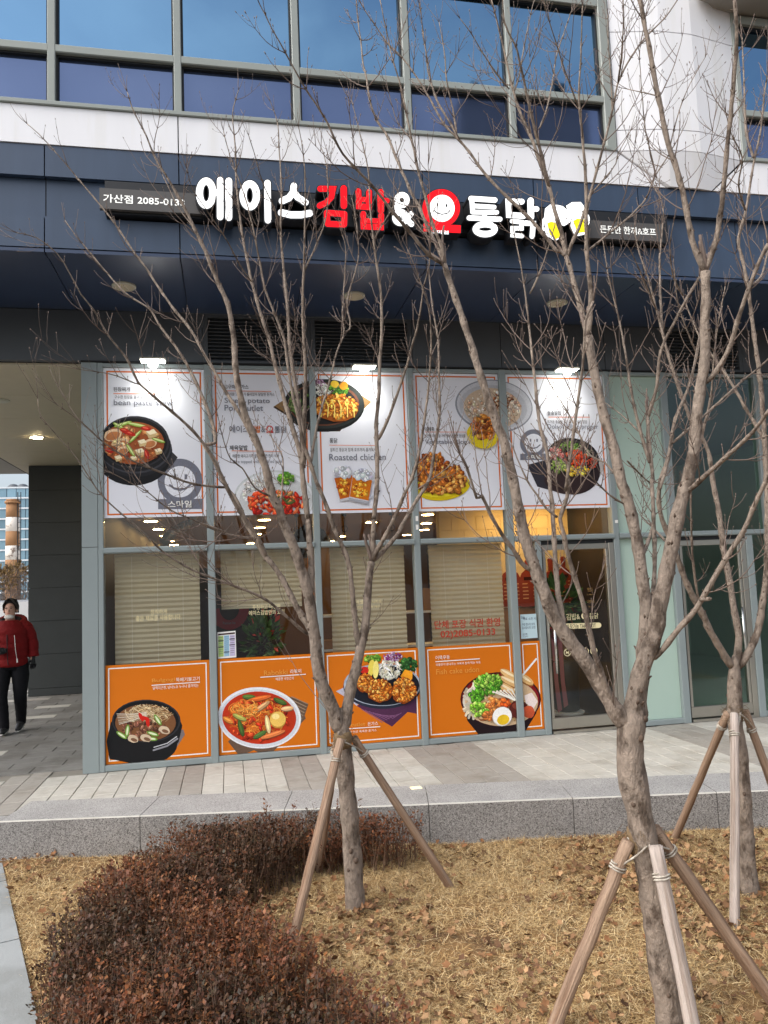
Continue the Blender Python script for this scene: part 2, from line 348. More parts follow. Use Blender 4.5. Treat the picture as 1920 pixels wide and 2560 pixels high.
ME_ML, ME_MM, ME_MD = (umesh('paver', .52, .26, M[k]) for k in ('paver_light', 'paver_shaded', 'paver_dark'))
DARK = {0,1,6,7,13,14,15,16,28,29,30,-7,-8,35,36}
cand = []
for i in range(-40, 48):
    x = -.63+PW*(i+.5)
    off = random.choice((0, .37*.33, .37*.5, .37*.7))
    yf = kerb_front_y(x)+(.45 if x > -1.8 else .08)
    j = 0
    while True:
        y = -.005-.185-.37*j+off
        if y < yf: break
        if y+.185 > 0.0 and x > -1.5:
            y_c = y
        cand.append((x, y, ME_D if i in DARK else ME_L)); j += 1
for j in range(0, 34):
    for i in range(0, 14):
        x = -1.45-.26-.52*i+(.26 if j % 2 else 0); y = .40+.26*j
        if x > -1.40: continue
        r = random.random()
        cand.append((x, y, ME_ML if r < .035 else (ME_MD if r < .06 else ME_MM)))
def shows(x, y):
    q = Vector((x, y, 0))-EYE; z = q.dot(FWD); return z > 0 and abs(q.dot(RGT)/z) < 975/FPX and abs(q.dot(UPV)/z) < 1300/FPX
vis = [c for c in cand if shows(c[0], c[1])]
vis.sort(key=lambda c: (c[0])**2+(c[1]+8.1)**2)
ind = vis[:300]; ids = set(id(c) for c in ind); rest = MB()
for c in cand:
    x, y, me = c; z = -.004+random.uniform(-.0012, .0012)
    if y+.19 > .0 and x > -1.5 and me in (ME_L, ME_D): y -= max(0, y+.185-.0)*0
    if id(c) in ids:
        o = bpy.data.objects.new('paver', me); o.location = (x, y, z); o.rotation_euler = (random.uniform(-.003,.003), random.uniform(-.003,.003), random.uniform(-.004,.004)); link(o, pv)
    else:
        s = unit(.52, .26) if me in (ME_ML, ME_MM, ME_MD) else unit(PW, .37)
        rest.cur = {ME_L: 0, ME_D: 1, ME_ML: 0, ME_MM: 2, ME_MD: 1}[me]
        rest.add([(a+x, b+y, c2+z) for a, b, c2 in s.v], s.f)
o = rest.build('paver_field', [M['paver_light'], M['paver_dark'], M['paver_shaded']], pv); o['kind'] = 'stuff'

# ------------------------------------------------------------------ the building
B = thing('commercial_building', 'white and navy panelled commercial building with blue upper windows', 'building', (1.5, 2, 0))
YF = -1.42
box('backing_wall', M['gap'], B, -7, 12, -1.36, -1.0, 4.665, 8.35)
box('roof_slab', M['dark_wall'], B, -7, 12, -1.0, 9.5, 4.70, 5.2)
box('upper_core', M['white_panel'], B, -7, 12, -.99, 9.5, 5.21, 9.5)
JX = [-7.0]+[-1.46+1.11*i for i in range(-4, 12)]+[12.0]; JX = sorted(set(round(x, 3) for x in JX if -7 <= x <= 12))
for a, b in zip(JX[:-1], JX[1:]):
    if b-a < .05: continue
    a += .005; b -= .005; d = random.uniform(0, .002)
    box('fascia_panel', M['navy_panel'], B, a, b, YF-d, -1.365, 4.665, 4.937)
    box('fascia_panel', M['navy_panel'], B, a, b, YF-d-.001, -1.365, 5.295, 5.568)
    box('recess_panel', M['navy_panel'], B, a, b, -1.363-d, -1.361-d*.5+.002, 4.94, 5.292)
    box('soffit_panel', M['soffit'], B, a, b, -1.27, -.012, 4.64, 4.66)
    box('soffit_edge', M['soffit'], B, a, b, YF+.002, -1.276, 4.625, 4.655)
WX = [-7, -4.75, -2.55, -.35, 1.85]
for a, b in zip(WX, WX[1:]+[3.895]):
    box('white_panel', M['white_panel'], B, a+.005, b-.005, YF-.012, -1.365, 5.576, 5.918)
for a, b in ((5.31, 7.5), (7.5, 9.7), (9.7, 12)):
    box('white_panel', M['white_panel'], B, a+.005, b-.005, YF-.012, -1.365, 5.576, 5.918)
# faceted white bay between the two window groups
yb = YF-.012
P0, P1, P2, P3 = (3.90, yb), (4.40, yb-.09), (4.76, yb-.095), (5.30, yb)
Q0, Q1, Q2, Q3 = (4.40, yb), (4.44, yb-.025), (4.74, yb-.025), (4.93, yb)
def panel(pts, name='white_panel', mt='white_panel', th=.03):
    pts = [Vector(p) for p in pts]; n = len(pts)
    back = [p+Vector((0, th, 0)) for p in pts]
    MB().add([*map(tuple, pts), *map(tuple, back)], [tuple(range(n)), tuple(range(2*n-1, n-1, -1))]+[(i, i+n, (i+1) % n+n, (i+1) % n) for i in range(n)]).build(name, M[mt], B)
rows = [(5.925, 6.136), (6.146, 7.182), (7.192, 8.35)]
for (pa, pb_) in ((P0, P1), (P1, P2), (P2, P3)):
    for z0, z1 in rows:
        panel([(pa[0], pa[1], z0), (pb_[0], pb_[1], z0), (pb_[0], pb_[1], z1), (pa[0], pa[1], z1)])
panel([(P0[0]+.012, P0[1], 5.917), (Q0[0]+.012, Q0[1], 5.577), (Q1[0], Q1[1], 5.577), (P1[0], P1[1], 5.917)])
panel([(P1[0], P1[1], 5.917), (Q1[0], Q1[1], 5.577), (Q2[0], Q2[1], 5.577), (P2[0], P2[1], 5.917)])
panel([(P2[0], P2[1], 5.917), (Q2[0], Q2[1], 5.577), (Q3[0]-.012, Q3[1], 5.577), (P3[0]-.012, P3[1], 5.917)])
panel([(3.90, yb, 5.577), (Q0[0]-.004, yb, 5.577), (P0[0]-.0, yb, 5.90)])
panel([(Q3[0]+.004, yb, 5.577), (5.30, yb, 5.577), (5.30, yb, 5.90)])
panel([(P0[0],yb+.035,5.57),(P1[0],yb-.12,5.57),(P2[0],yb-.12,5.57),(P3[0],yb+.035,5.57),(P3[0],yb+.035,8.3),(P0[0],yb+.035,8.3)], 'bay_backing', 'gap', .02) if False else None
mb = MB(); bk = [(P0[0]+.03, yb+.05), (P1[0]+.01, yb-.045), (P2[0]-.01, yb-.05), (P3[0]-.03, yb+.05)]
mb.add([(x, y, z) for z in (5.93, 8.3) for x, y in bk], [(i, i+1, i+5, i+4) for i in range(3)]); mb.build('bay_backing', M['gap'], B)
# upper windows
VX = [-6.65, -5.60, -4.55, -3.50, -2.45, -1.40, -.345, .71, 1.76, 2.805]
bays = [(a+.033, b-.033, a) for a, b in zip(VX, VX[1:])]+[(2.838, 3.775, 2.805)]
bays += [(5.36, 6.33, None), (6.40, 7.38, 6.365), (7.45, 8.43, 7.415)]
for a, b, mu in bays:
    mb = MB()
    if mu is not None: mb.cbox(mu-.033, mu+.033, YF-.03, -1.362, 5.955, 7.60, .006)
    if abs(b-3.775) < .01: mb.cbox(3.775, 3.885, YF-.03, -1.362, 5.92, 7.60, .008)
    if mu is None: mb.cbox(5.30, 5.36, YF-.03, -1.362, 5.92, 7.60, .006)
    mb.hbox(a-.0, b+.0, YF-.028, -1.362, 6.412, 6.486, .008)
    mb.hbox(a-.033, b+.033, YF-.034, -1.362, 5.922, 5.962, .005)
    mb.hbox(a, b, YF-.028, -1.362, 7.44, 7.53, .005)
    w = mb.build('window', M['frame_up'], B)
    gk = MB()
    for z0, z1 in ((5.962, 6.412), (6.486, 7.44)):
        gk.box(a, a+.016, YF+.015, -1.366, z0, z1).box(b-.016, b, YF+.015, -1.366, z0, z1).box(a+.016, b-.016, YF+.015, -1.366, z0, z0+.014).box(a+.016, b-.016, YF+.012, -1.366, z1-.018, z1)
    gk.build('gasket', M['gasket'], w)
    t = random.uniform(-.002, .002)
    MB().add([(a+.01, YF+.045, 5.97), (b-.01, YF+.045+t, 5.97), (b-.01, YF+.046+t, 6.40), (a+.01, YF+.046, 6.40)], [(0,1,2,3)]).build('pane', M['pane_low'], w)
    t = random.uniform(-.002, .002)
    MB().add([(a+.01, YF+.045, 6.49), (b-.01, YF+.045+t, 6.49), (b-.01, YF+.046+t, 7.435), (a+.01, YF+.046, 7.435)], [(0,1,2,3)]).build('pane', M['pane_up'], w)
for a, b in ((-7, -2.55), (-2.55, 1.85), (1.85, 3.895)): box('white_panel', M['white_panel'], B, a+.005, b-.005, YF-.012, -1.365, 7.61, 8.35)
box('overhang', M['grey_ceiling'], B, 5.12, 12, -1.76, -1.37, 7.555, 8.2)
MB().add([(4.85, -1.76, 7.556), (5.119, -1.76, 7.556), (5.119, -1.45, 7.556), (4.99, -1.52, 7.556), (4.85,-1.555,7.556), (4.85, -1.76, 8.2), (5.119, -1.76, 8.2), (5.119, -1.45, 8.2), (4.99, -1.52, 8.2), (4.85,-1.555,8.2)], [(4,3,2,1,0),(5,6,7,8,9),(0,1,6,5),(1,2,7,6),(2,3,8,7),(3,4,9,8),(4,0,5,9)]).build('overhang', M['grey_ceiling'], B)

# fascia between soffit and shop front: dark panels and louvred vents
for a, b in ((-7, -4.5), (-4.5, -2.2), (-2.2, -.205), (2.06, 3.10), (3.10, 4.38), (4.38, 5.14), (6.2, 9), (9, 12)):
    box('dark_panel', M['dark_wall'], B, a+.004, b-.004, .0, .08, 4.105, 4.632)
for (a, b), nm in (((-.205, .93), 0), ((.93, 2.06), 1), ((5.14, 6.2), 2)):
    lv = MB().box(a+.002, a+.05, -.004, .09, 4.105, 4.632).box(b-.05, b-.002, -.004, .09, 4.105, 4.632).box(a+.05, b-.05, -.004, .09, 4.105, 4.13).box(a+.05, b-.05, -.004, .09, 4.60, 4.632).build('vent', M['dark_wall'], B)
    box('vent_back', M['dark_wall'], lv, a+.05, b-.05, .082, .09, 4.131, 4.599)
    for k in range(12):
        z = 4.138+k*.0385
        MB().add([(a+.052, .005, z), (b-.052, .005, z), (b-.052, .06, z+.034), (a+.052, .06, z+.034), (a+.052, .008, z-.005), (b-.052, .008, z-.005), (b-.052, .063, z+.029), (a+.052, .063, z+.029)], [(0,1,2,3),(7,6,5,4),(0,4,5,1),(2,6,7,3)]).build('slat', M['dark_wall'], lv)
box('head_trim', M['gap'], B, -1.42, 9, -.02, .1, 4.092, 4.104)

# passage under the building at the left
box('corner_cladding', M['frame'], B, -1.42, -1.270, .0, .42, .0, 2.198); box('corner_cladding', M['frame'], B, -1.42, -1.270, .0, .42, 2.203, 4.09)
box('side_wall', M['frame'], B, -1.415, -1.33, .422, 6.5, .0, 4.066)
for j in range(6):
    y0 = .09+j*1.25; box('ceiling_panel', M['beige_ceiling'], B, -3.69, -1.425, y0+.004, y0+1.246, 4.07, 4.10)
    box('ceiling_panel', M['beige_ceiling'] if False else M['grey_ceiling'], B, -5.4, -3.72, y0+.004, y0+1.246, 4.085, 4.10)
box('ceiling_trim', M['gap'], B, -3.718, -3.692, .09, 7.6, 4.072, 4.1)
box('soffit_void', M['gap'], B, -5.4, -1.42, .09, 7.6, 4.105, 4.12)
zs = [0.0, .13, .72, 1.30, 1.88, 2.46, 3.04, 3.62, 4.065]
colw = box('column', M['gap'], B, -3.43, -1.42, 6.53, 7.58, 0, 4.06)
for a, b in zip(zs[:-1], zs[1:]):
    for x0, x1 in ((-3.45, -2.53), (-2.53, -1.42)):
        box('stone_slab', M['column'], colw, x0+(.0 if x0 < -3 else .003), x1-.003, 6.5, 6.529, a+.003, b-.003)
    box('stone_slab', M['column'], colw, -3.46, -3.431, 6.531, 7.58, a+.003, b-.003)

# ------------------------------------------------------------------ shop front (frames, panes, doors)
F = thing('glazed_frontage', 'grey metal framed glass shop front with double transom under the navy fascia', 'shop front', (1.6, .05, 0))
fr = M['frame']
X8a, X8b = at(1864, 1337, Y=0).x, at(1881, 1337, Y=0).x
MU = [(-1.268, -1.214), (-.201, -.127), (.901, .969), (1.986, 2.056), (3.058, 3.140), (4.341, 4.412), (5.066, 5.156), (6.33, 6.40), (7.4, 7.48)]
for a, b in MU: MB().cbox(a, b, 0, .12, 0, 4.088, .006).build('mullion', fr, F)
MB().cbox(3.381, 3.452, .002, .12, 0, 2.128, .006).build('mullion', fr, F)
MB().cbox(X8a, X8b, .002, .12, 0, 2.128, .006).build('mullion', fr, F)
def spans(zones): return zones
bay = list(zip(MU[:-1], MU[1:]))
for n, ((a0, a1), (b0, b1)) in enumerate(bay):
    MB().hbox(a1+.001, b0-.001, -.022, .10, 2.130, 2.190, .012).build('transom', fr, F)
    MB().hbox(a1+.001, b0-.001, .004, .10, 4.046, 4.088, .006).build('head_rail', fr, F)
    gm = M['glass'] if n < 5 else (M['frosted'] if n == 5 else M['glass_green'])
    box('pane', gm, F, a1+.002, b0-.002, .050, .058, 2.192, 4.044)
    if n in (0, 1, 2, 3, 5, 7):
        MB().hbox(a1+.001, b0-.001, .004, .10, .0, .060, .006).build('base_rail', fr, F)
        box('pane', gm, F, a1+.002, b0-.002, .050, .058, .062, 2.128)
MB().hbox(3.141, 3.380, .004, .10, .0, .060, .006).build('base_rail', fr, F)
box('pane', M['glass'], F, 3.142, 3.379, .050, .058, .062, 2.128)
box('pane', M['glass_green'], F, X8b+.002, 6.328, .050, .058, .062, 2.128); MB().hbox(X8b+.001, 6.329, .004, .10, .0, .060, .006).build('base_rail', fr, F)
def door(x0, x1, gm, hx):
    st = M['steel']
    d = MB().hbox(x0, x1, .02, .075, 2.020, 2.085, .006).hbox(x0, x1, .02, .075, .045, .17, .006).cbox(x0, x0+.035, .02, .075, .171, 2.019).cbox(x1-.035, x1, .02, .075, .171, 2.019).build('door', st, F)
    box('door_glass', gm, d, x0+.036, x1-.036, .045, .053, .172, 2.018)
    hz = MB().tube([(hx, -.045, .66), (hx, -.045, 1.28)], .014, 12).tube([(hx, -.045, .78), (hx, .03, .78)], .008, 8).tube([(hx, -.045, 1.16), (hx, .03, 1.16)], .008, 8)
    hz.build('pull_handle', M['bright_steel'], d, smooth=True)
    MB().box(x0, x1, .0, .11, .0, .03).build('threshold', st, F)
    MB().box(x0-.005, x1+.07, .03, .1, 2.087, 2.128).build('door_head', M['gasket'], F)
    return d
door1 = door(3.467, 4.272, M['glass_door'], 3.530)
MB().cbox(4.275, 4.340, .012, .11, 0, 2.086).build('door_jamb', M['steel'], F); box('door_jamb', M['gasket'], F, 3.453, 3.465, .02, .1, 0, 2.086)
door2 = door(5.175, X8a-.075, M['glass_green'], X8a-.16)
MB().cbox(X8a-.072, X8a-.002, .012, .11, 0, 2.086).build('door_jamb', M['steel'], F); box('door_jamb', M['gasket'], F, 5.157, 5.173, .02, .1, 0, 2.086)
# small repair plates left on the mullions
for (z, x, y, w, h) in (('Q', 1103, 1355, 16, 52), ('Q', 1105, 1415, 16, 44)):
    p = azz(z, x, y, Y=-.002); box('tape_patch', M['ink_white'], F, p.x, p.x+.028, -.003, -.0005, p.z-.055, p.z)
p = azz('R', 785, 1152, Y=-.002); box('tape_patch', M['ink_white'], F, p.x-.016, p.x+.02, -.003, -.0005, p.z-.035, p.z)

# ------------------------------------------------------------------ inside the shop
M['in_floor'] = mat('in_floor', (120,100,76), .5, var=.1, vscale=3)
M['in_ceiling'] = mat('in_ceiling', (190,160,120), .6, var=.05)
M['in_wall'] = mat('in_wall', (96,70,46), .6, var=.12, vscale=4)
M['in_dark'] = mat('in_dark', (52,42,34), .6, var=.2, vscale=3)
M['in_tile'] = mat('in_tile', (236,214,168), .5, var=.03)
M['in_grey'] = mat('in_grey', (196,204,196), .6, var=.03)
CZ = 2.65
I = []
I.append(box('shop_floor', M['in_floor'], None, -1.32, 4.44, .125, 8.6, -.01, .012))
I.append(box('shop_ceiling', M['in_ceiling'], None, -1.32, 4.44, .16, 8.6, CZ, CZ+.05))
I.append(box('shop_wall_left', M['in_dark'], None, -1.329, -1.28, .13, 8.6, .012, CZ))
I.append(box('shop_wall_back', M['in_wall'], None, -1.28, 4.345, 8.5, 8.6, .012, CZ))
I.append(box('shop_wall_right', M['in_dark'], None, 4.345, 4.40, .13, 8.6, .012, CZ))
I.append(box('ceiling_bulkhead', M['in_dark'], None, -1.32, 4.44, .13, .16, 2.64, 4.05))
I.append(box('unit_floor', M['in_grey'], None, 4.50, 9.4, .125, 6.5, -.01, .012))
I.append(box('unit_ceiling', M['dark_wall'], None, 4.50, 9.4, .13, 6.5, 3.95, 4.0))
I.append(box('unit_wall_left', M['in_grey'], None, 4.45, 4.50, .13, 6.5, .0, 4.0))
I.append(box('unit_wall_back', M['in_grey'], None, 4.50, 9.4, 6.5, 6.6, .0, 4.0))
I.append(box('unit_wall_right', M['in_grey'], None, 9.4, 9.5, .13, 6.6, .0, 4.0))
for o in I: props(o, kind='structure')
# ------------------------------------------------------------------ flat shapes and lettering
def buffer(pl, w, closed=False, round_=True):
    """outline polygon of a stroke of width w along 2-D polyline pl"""
    pl = [Vector(p) for p in pl]; n = len(pl); L, R_ = [], []
    for i, p in enumerate(pl):
        a = pl[i-1] if i else pl[0]; b = pl[i+1] if i < n-1 else pl[-1]
        d1 = (p-a).normalized() if i else (b-p).normalized(); d2 = (b-p).normalized() if i < n-1 else d1
        t = (d1+d2); t = t.normalized() if t.length > 1e-6 else d1
        m_ = Vector((-t.y, t.x)); c = max(.55, m_.dot(Vector((-d1.y, d1.x))))
        L.append(p+m_*(w/2/c)); R_.append(p-m_*(w/2/c))
    out = list(L)
    def cap(c, frm, sgn):
        a0 = math.atan2((frm-c).y, (frm-c).x)
        return [Vector((c.x+math.cos(a0+sgn*math.pi*k/6)*w/2*.98, c.y+math.sin(a0+sgn*math.pi*k/6)*w/2*.98)) for k in range(1, 6)]
    if round_: out += cap(pl[-1], L[-1], -1)
    out += R_[::-1]
    if round_: out += cap(pl[0], R_[0], -1)
    return out
def tris_prism(mb, poly, y0, y1):
    """poly: list of (x, z); prism from y0 (front) to y1"""
    n = len(poly); mb.add([(x, y0, z) for x, z in poly]+[(x, y1, z) for x, z in poly], [tuple(range(n))]+[(i, i+n, (i+1) % n+n, (i+1) % n) for i in range(n)])
def ring_prism(mb, outer, inner, y0, y1):
    n = len(outer); V = [(x, y0, z) for x, z in outer]+[(x, y0, z) for x, z in inner]+[(x, y1, z) for x, z in outer]+[(x, y1, z) for x, z in inner]
    F_ = []
    for i in range(n):
        j = (i+1) % n; F_ += [(i, j, n+j, n+i), (i, 2*n+i, 2*n+j, j), (n+i, n+j, 3*n+j, 3*n+i)]
    mb.add(V, F_)
def text_mesh(body, offset=0.0, res=3):
    c = bpy.data.curves.new('lettering', 'FONT'); c.body = body; c.offset = offset; c.resolution_u = res; c.fill_mode = 'FRONT'
    o = bpy.data.objects.new('lettering', c)
    me = bpy.data.meshes.new_from_object(o); bpy.data.objects.remove(o); bpy.data.curves.remove(c)
    return me
def letter_at(body, parent, x0, x1, z0, z1, y, mt, bold=0.0, name='lettering', keep=False, slant=0.0):
    me = text_mesh(body, bold)
    co = np.empty(len(me.vertices)*3, np.float32); me.vertices.foreach_get('co', co); co = co.reshape(-1, 3)
    lo, hi = co.min(0), co.max(0)
    sx = (x1-x0)/max(1e-6, hi[0]-lo[0]); sz = (z1-z0)/max(1e-6, hi[1]-lo[1])
    out = np.zeros_like(co); out[:, 0] = x0+(co[:, 0]-lo[0])*sx; out[:, 2] = z0+(co[:, 1]-lo[1])*sz; out[:, 1] = y
    me.vertices.foreach_set('co', out.ravel()); me.materials.clear(); me.materials.append(mt); me.update()
    o = bpy.data.objects.new(name, me); return link(o, parent)
FALL = (M['ink_tan'],)
def write(body, parent, z, x0, y0, x1, y1, Y, mt, bold=.012, name='lettering'):
    """text set in the box that spans two photo points lying on plane Y"""
    if mt in FALL:                                                # box read square to the picture: follow the line of the wall
        a, b = azz(z, x0, y0, Y=Y), azz(z, x1, y0, Y=Y); k = ZO[z][2]
        q = Vector((b.x, Y, a.z))-EYE; dy = ((1280-FPX*q.dot(UPV)/q.dot(FWD))-zz(z, x0, y0)[1])*k
        if dy < 0: y0 -= dy*.8; y1 += dy*.8
    a, b = azz(z, x0, y0, Y=Y), azz(z, x1, y1, Y=Y)
    return letter_at(body, parent, a.x, b.x, b.z, a.z, Y, mt, bold, name)

# ------------------------------------------------------------------ the lit shop sign
SY = -1.60
SG = thing('shop_sign', 'lit Korean shop sign with white and red channel letters on navy fascia', 'sign', (1.65, SY, 5.1))
box('raceway', M['black_metal'], SG, -.96, 4.34, -1.50, -1.364, 4.955, 5.245)
p0, p1 = azz('i', 78, 132, Y=-1.545), azz('i', 800, 318, Y=-1.545)
lp = box('name_panel', M['sign_grey'], SG, p0.x, p1.x+.02, -1.545, -1.505, p1.z, p0.z-.005)
write('가산점 2085-0133', lp, 'i', 105, 178, 668, 268, -1.548, emis('led_soft', (255,255,250), .95), .010)
p0, p1 = azz('k', 790, 398, Y=-1.545), azz('k', 1503, 606, Y=-1.545)
rp = box('name_panel', M['sign_grey'], SG, p0.x, p1.x, -1.545, -1.505, p1.z, p0.z-.006)
write('든든한 한끼&호프', rp, 'k', 920, 452, 1440, 552, -1.548, emis('led_soft', (255,255,250), .8), .015)
def letter(z, strokes, led, name='letter'):
    """strokes: ('l', pts, w) lines, ('o', cx, cy, rx, ry, w) rings, ('c', pts, w) closed lines, ('p', pts) filled"""
    body, face = MB(), MB(); k = 0
    def wx(pts, Y): return [(q.x, q.z) for q in (azz(z, x, y, Y=Y) for x, y in pts)]
    for st in strokes:
        for mb, Yf, Yb, ex in ((body, SY-.05, SY+.095, 14), (face, SY-.056, SY-.049, 0)):
            yy = Yf-k*.00012
            if st[0] == 'o':
                _, cx, cy, rx, ry, w = st; w2 = w/2+ex/2*1.2
                an = [2*math.pi*i/36 for i in range(36)]
                o = wx([(cx+math.cos(a)*(rx+w2), cy+math.sin(a)*(ry+w2)) for a in an], SY); i_ = wx([(cx+math.cos(a)*max(4, rx-w2), cy+math.sin(a)*max(4, ry-w2)) for a in an], SY)
                ring_prism(mb, o, i_, yy, Yb)
            elif st[0] == 'p': 
                if mb is face: tris_prism(mb, wx(st[1], SY), yy, Yb)
                else:
                    c = sum((Vector(q) for q in st[1]), Vector((0, 0)))/len(st[1])
                    tris_prism(mb, wx([tuple(c+(Vector(q)-c)*(1+ex*.55/max(20, (Vector(q)-c).length))) for q in st[1]], SY), yy, Yb)
            elif st[0] == 'c':
                pts = st[1]+[st[1][0]]
                for a, b in zip(pts[:-1], pts[1:]):
                    tris_prism(mb, wx(buffer([a, b], st[2]+ex*1.2), SY), yy, Yb); k += 1; yy = Yf-k*.00012
            else: tris_prism(mb, wx(buffer(st[1], st[2]+ex*1.2, round_=True), SY), yy, Yb)
            k += 1
    o = body.build(name, M['black_metal'], SG); face.build('lit_face', led, o); return o
W_, R__ = M['led_white'], M['led_red']
letter('i', [('o',818,195,46,82,48),('l',[(875,190),(915,190)],40),('l',[(914,106),(914,358)],44),('l',[(973,112),(973,362)],46)], W_)
letter('i', [('o',1117,210,46,78,48),('l',[(1238,126),(1242,380)],44)], W_)
letter('i', [('l',[(1419,145),(1414,190),(1385,228),(1338,248)],44),('l',[(1416,180),(1445,222),(1500,258)],42),('l',[(1332,328),(1400,344),(1470,344),(1530,332)],44)], W_)
letter('j', [('l',[(118,182),(218,184),(205,245),(168,288),(114,312)],42),('l',[(298,180),(300,312)],48),('c',[(168,366),(304,376),(302,456),(176,450)],42)], R__)
letter('j', [('l',[(410,200),(414,316),(490,322),(492,206)],42),('l',[(412,262),(490,267)],36),('l',[(578,208),(582,348)],46),('l',[(582,270),(628,275)],40),('l',[(446,374),(450,470),(582,476),(584,384)],42),('l',[(450,424),(582,430)],34)], R__)
letter('j', [('o',742,268,38,40,40),('o',732,402,42,42,42),('l',[(700,322),(762,402),(816,452)],40),('l',[(780,412),(814,372)],38)], W_)
letter('j', [('l',[(1268,256),(1452,268)],38),('l',[(1282,312),(1446,322)],32),('l',[(1274,256),(1282,356)],34),('l',[(1280,360),(1466,362)],32),('l',[(1254,404),(1490,414)],36),('l',[(1372,362),(1372,404)],34),('o',1377,490,72,38,46)], W_)
letter('k', [('l',[(182,262),(58,260),(64,384),(200,392)],50),('l',[(262,252),(265,405)],56),('l',[(265,326),(318,330)],46),('l',[(92,440),(180,450),(178,506),(98,506),(98,568),(184,576)],38),('l',[(212,458),(286,462),(276,580)],44)], W_)
# round smiling emblem
def disc(z, cx, cy, rx, ry, n=40): return [(cx+math.cos(2*math.pi*i/n)*rx, cy+math.sin(2*math.pi*i/n)*ry) for i in range(n)]
em = letter('j', [('p', disc('j',1042,330,142,144)), ('p', [(908,448),(1190,462),(1188,518),(908,506)])], R__, 'emblem')
def plate(name, z, polys, mt, Y, parent, th=.004):
    mb = MB()
    for i, pl in enumerate(polys): tris_prism(mb, [(q.x, q.z) for q in (azz(z, x, y, Y=SY) for x, y in pl)], Y-i*.0001, Y+th)
    return mb.build(name, mt, parent)
plate('face_disc', 'j', [disc('j',1046,334,96,102)], W_, SY-.063, em)
plate('eye', 'j', [disc('j',1011,308,7,13,12)], M['gap'], SY-.068, em); plate('eye', 'j', [disc('j',1080,315,7,13,12)], M['gap'], SY-.068, em)
plate('smile', 'j', [buffer([(985,352),(1005,372),(1045,382),(1085,374),(1105,355)], 7)], M['gap'], SY-.068, em)
write('스마일', em, 'j', 968, 474, 1112, 510, SY-.064, W_, .02)
# pair of beer mugs
m1 = letter('k', [('p',[(388,398),(396,326),(438,290),(500,292),(556,304),(598,342),(634,392),(624,450),(572,482),(520,470),(516,605),(488,620),(402,568),(392,450)]),('o',392,468,18,50,22)], W_, 'beer_mug')
plate('beer', 'k', [[(412,462),(450,446),(516,470),(538,500),(536,585),(490,608),(436,565)]], M['led_yellow'], SY-.060, m1)
m2 = letter('k', [('p',[(588,300),(640,268),(720,266),(748,302),(756,390),(778,410),(778,556),(672,580),(628,482),(640,420),(606,350)]),('o',778,430,14,44,20)], W_, 'beer_mug')
plate('beer', 'k', [[(650,440),(690,418),(770,432),(772,540),(688,552)]], M['led_yellow'], SY-.060, m2)

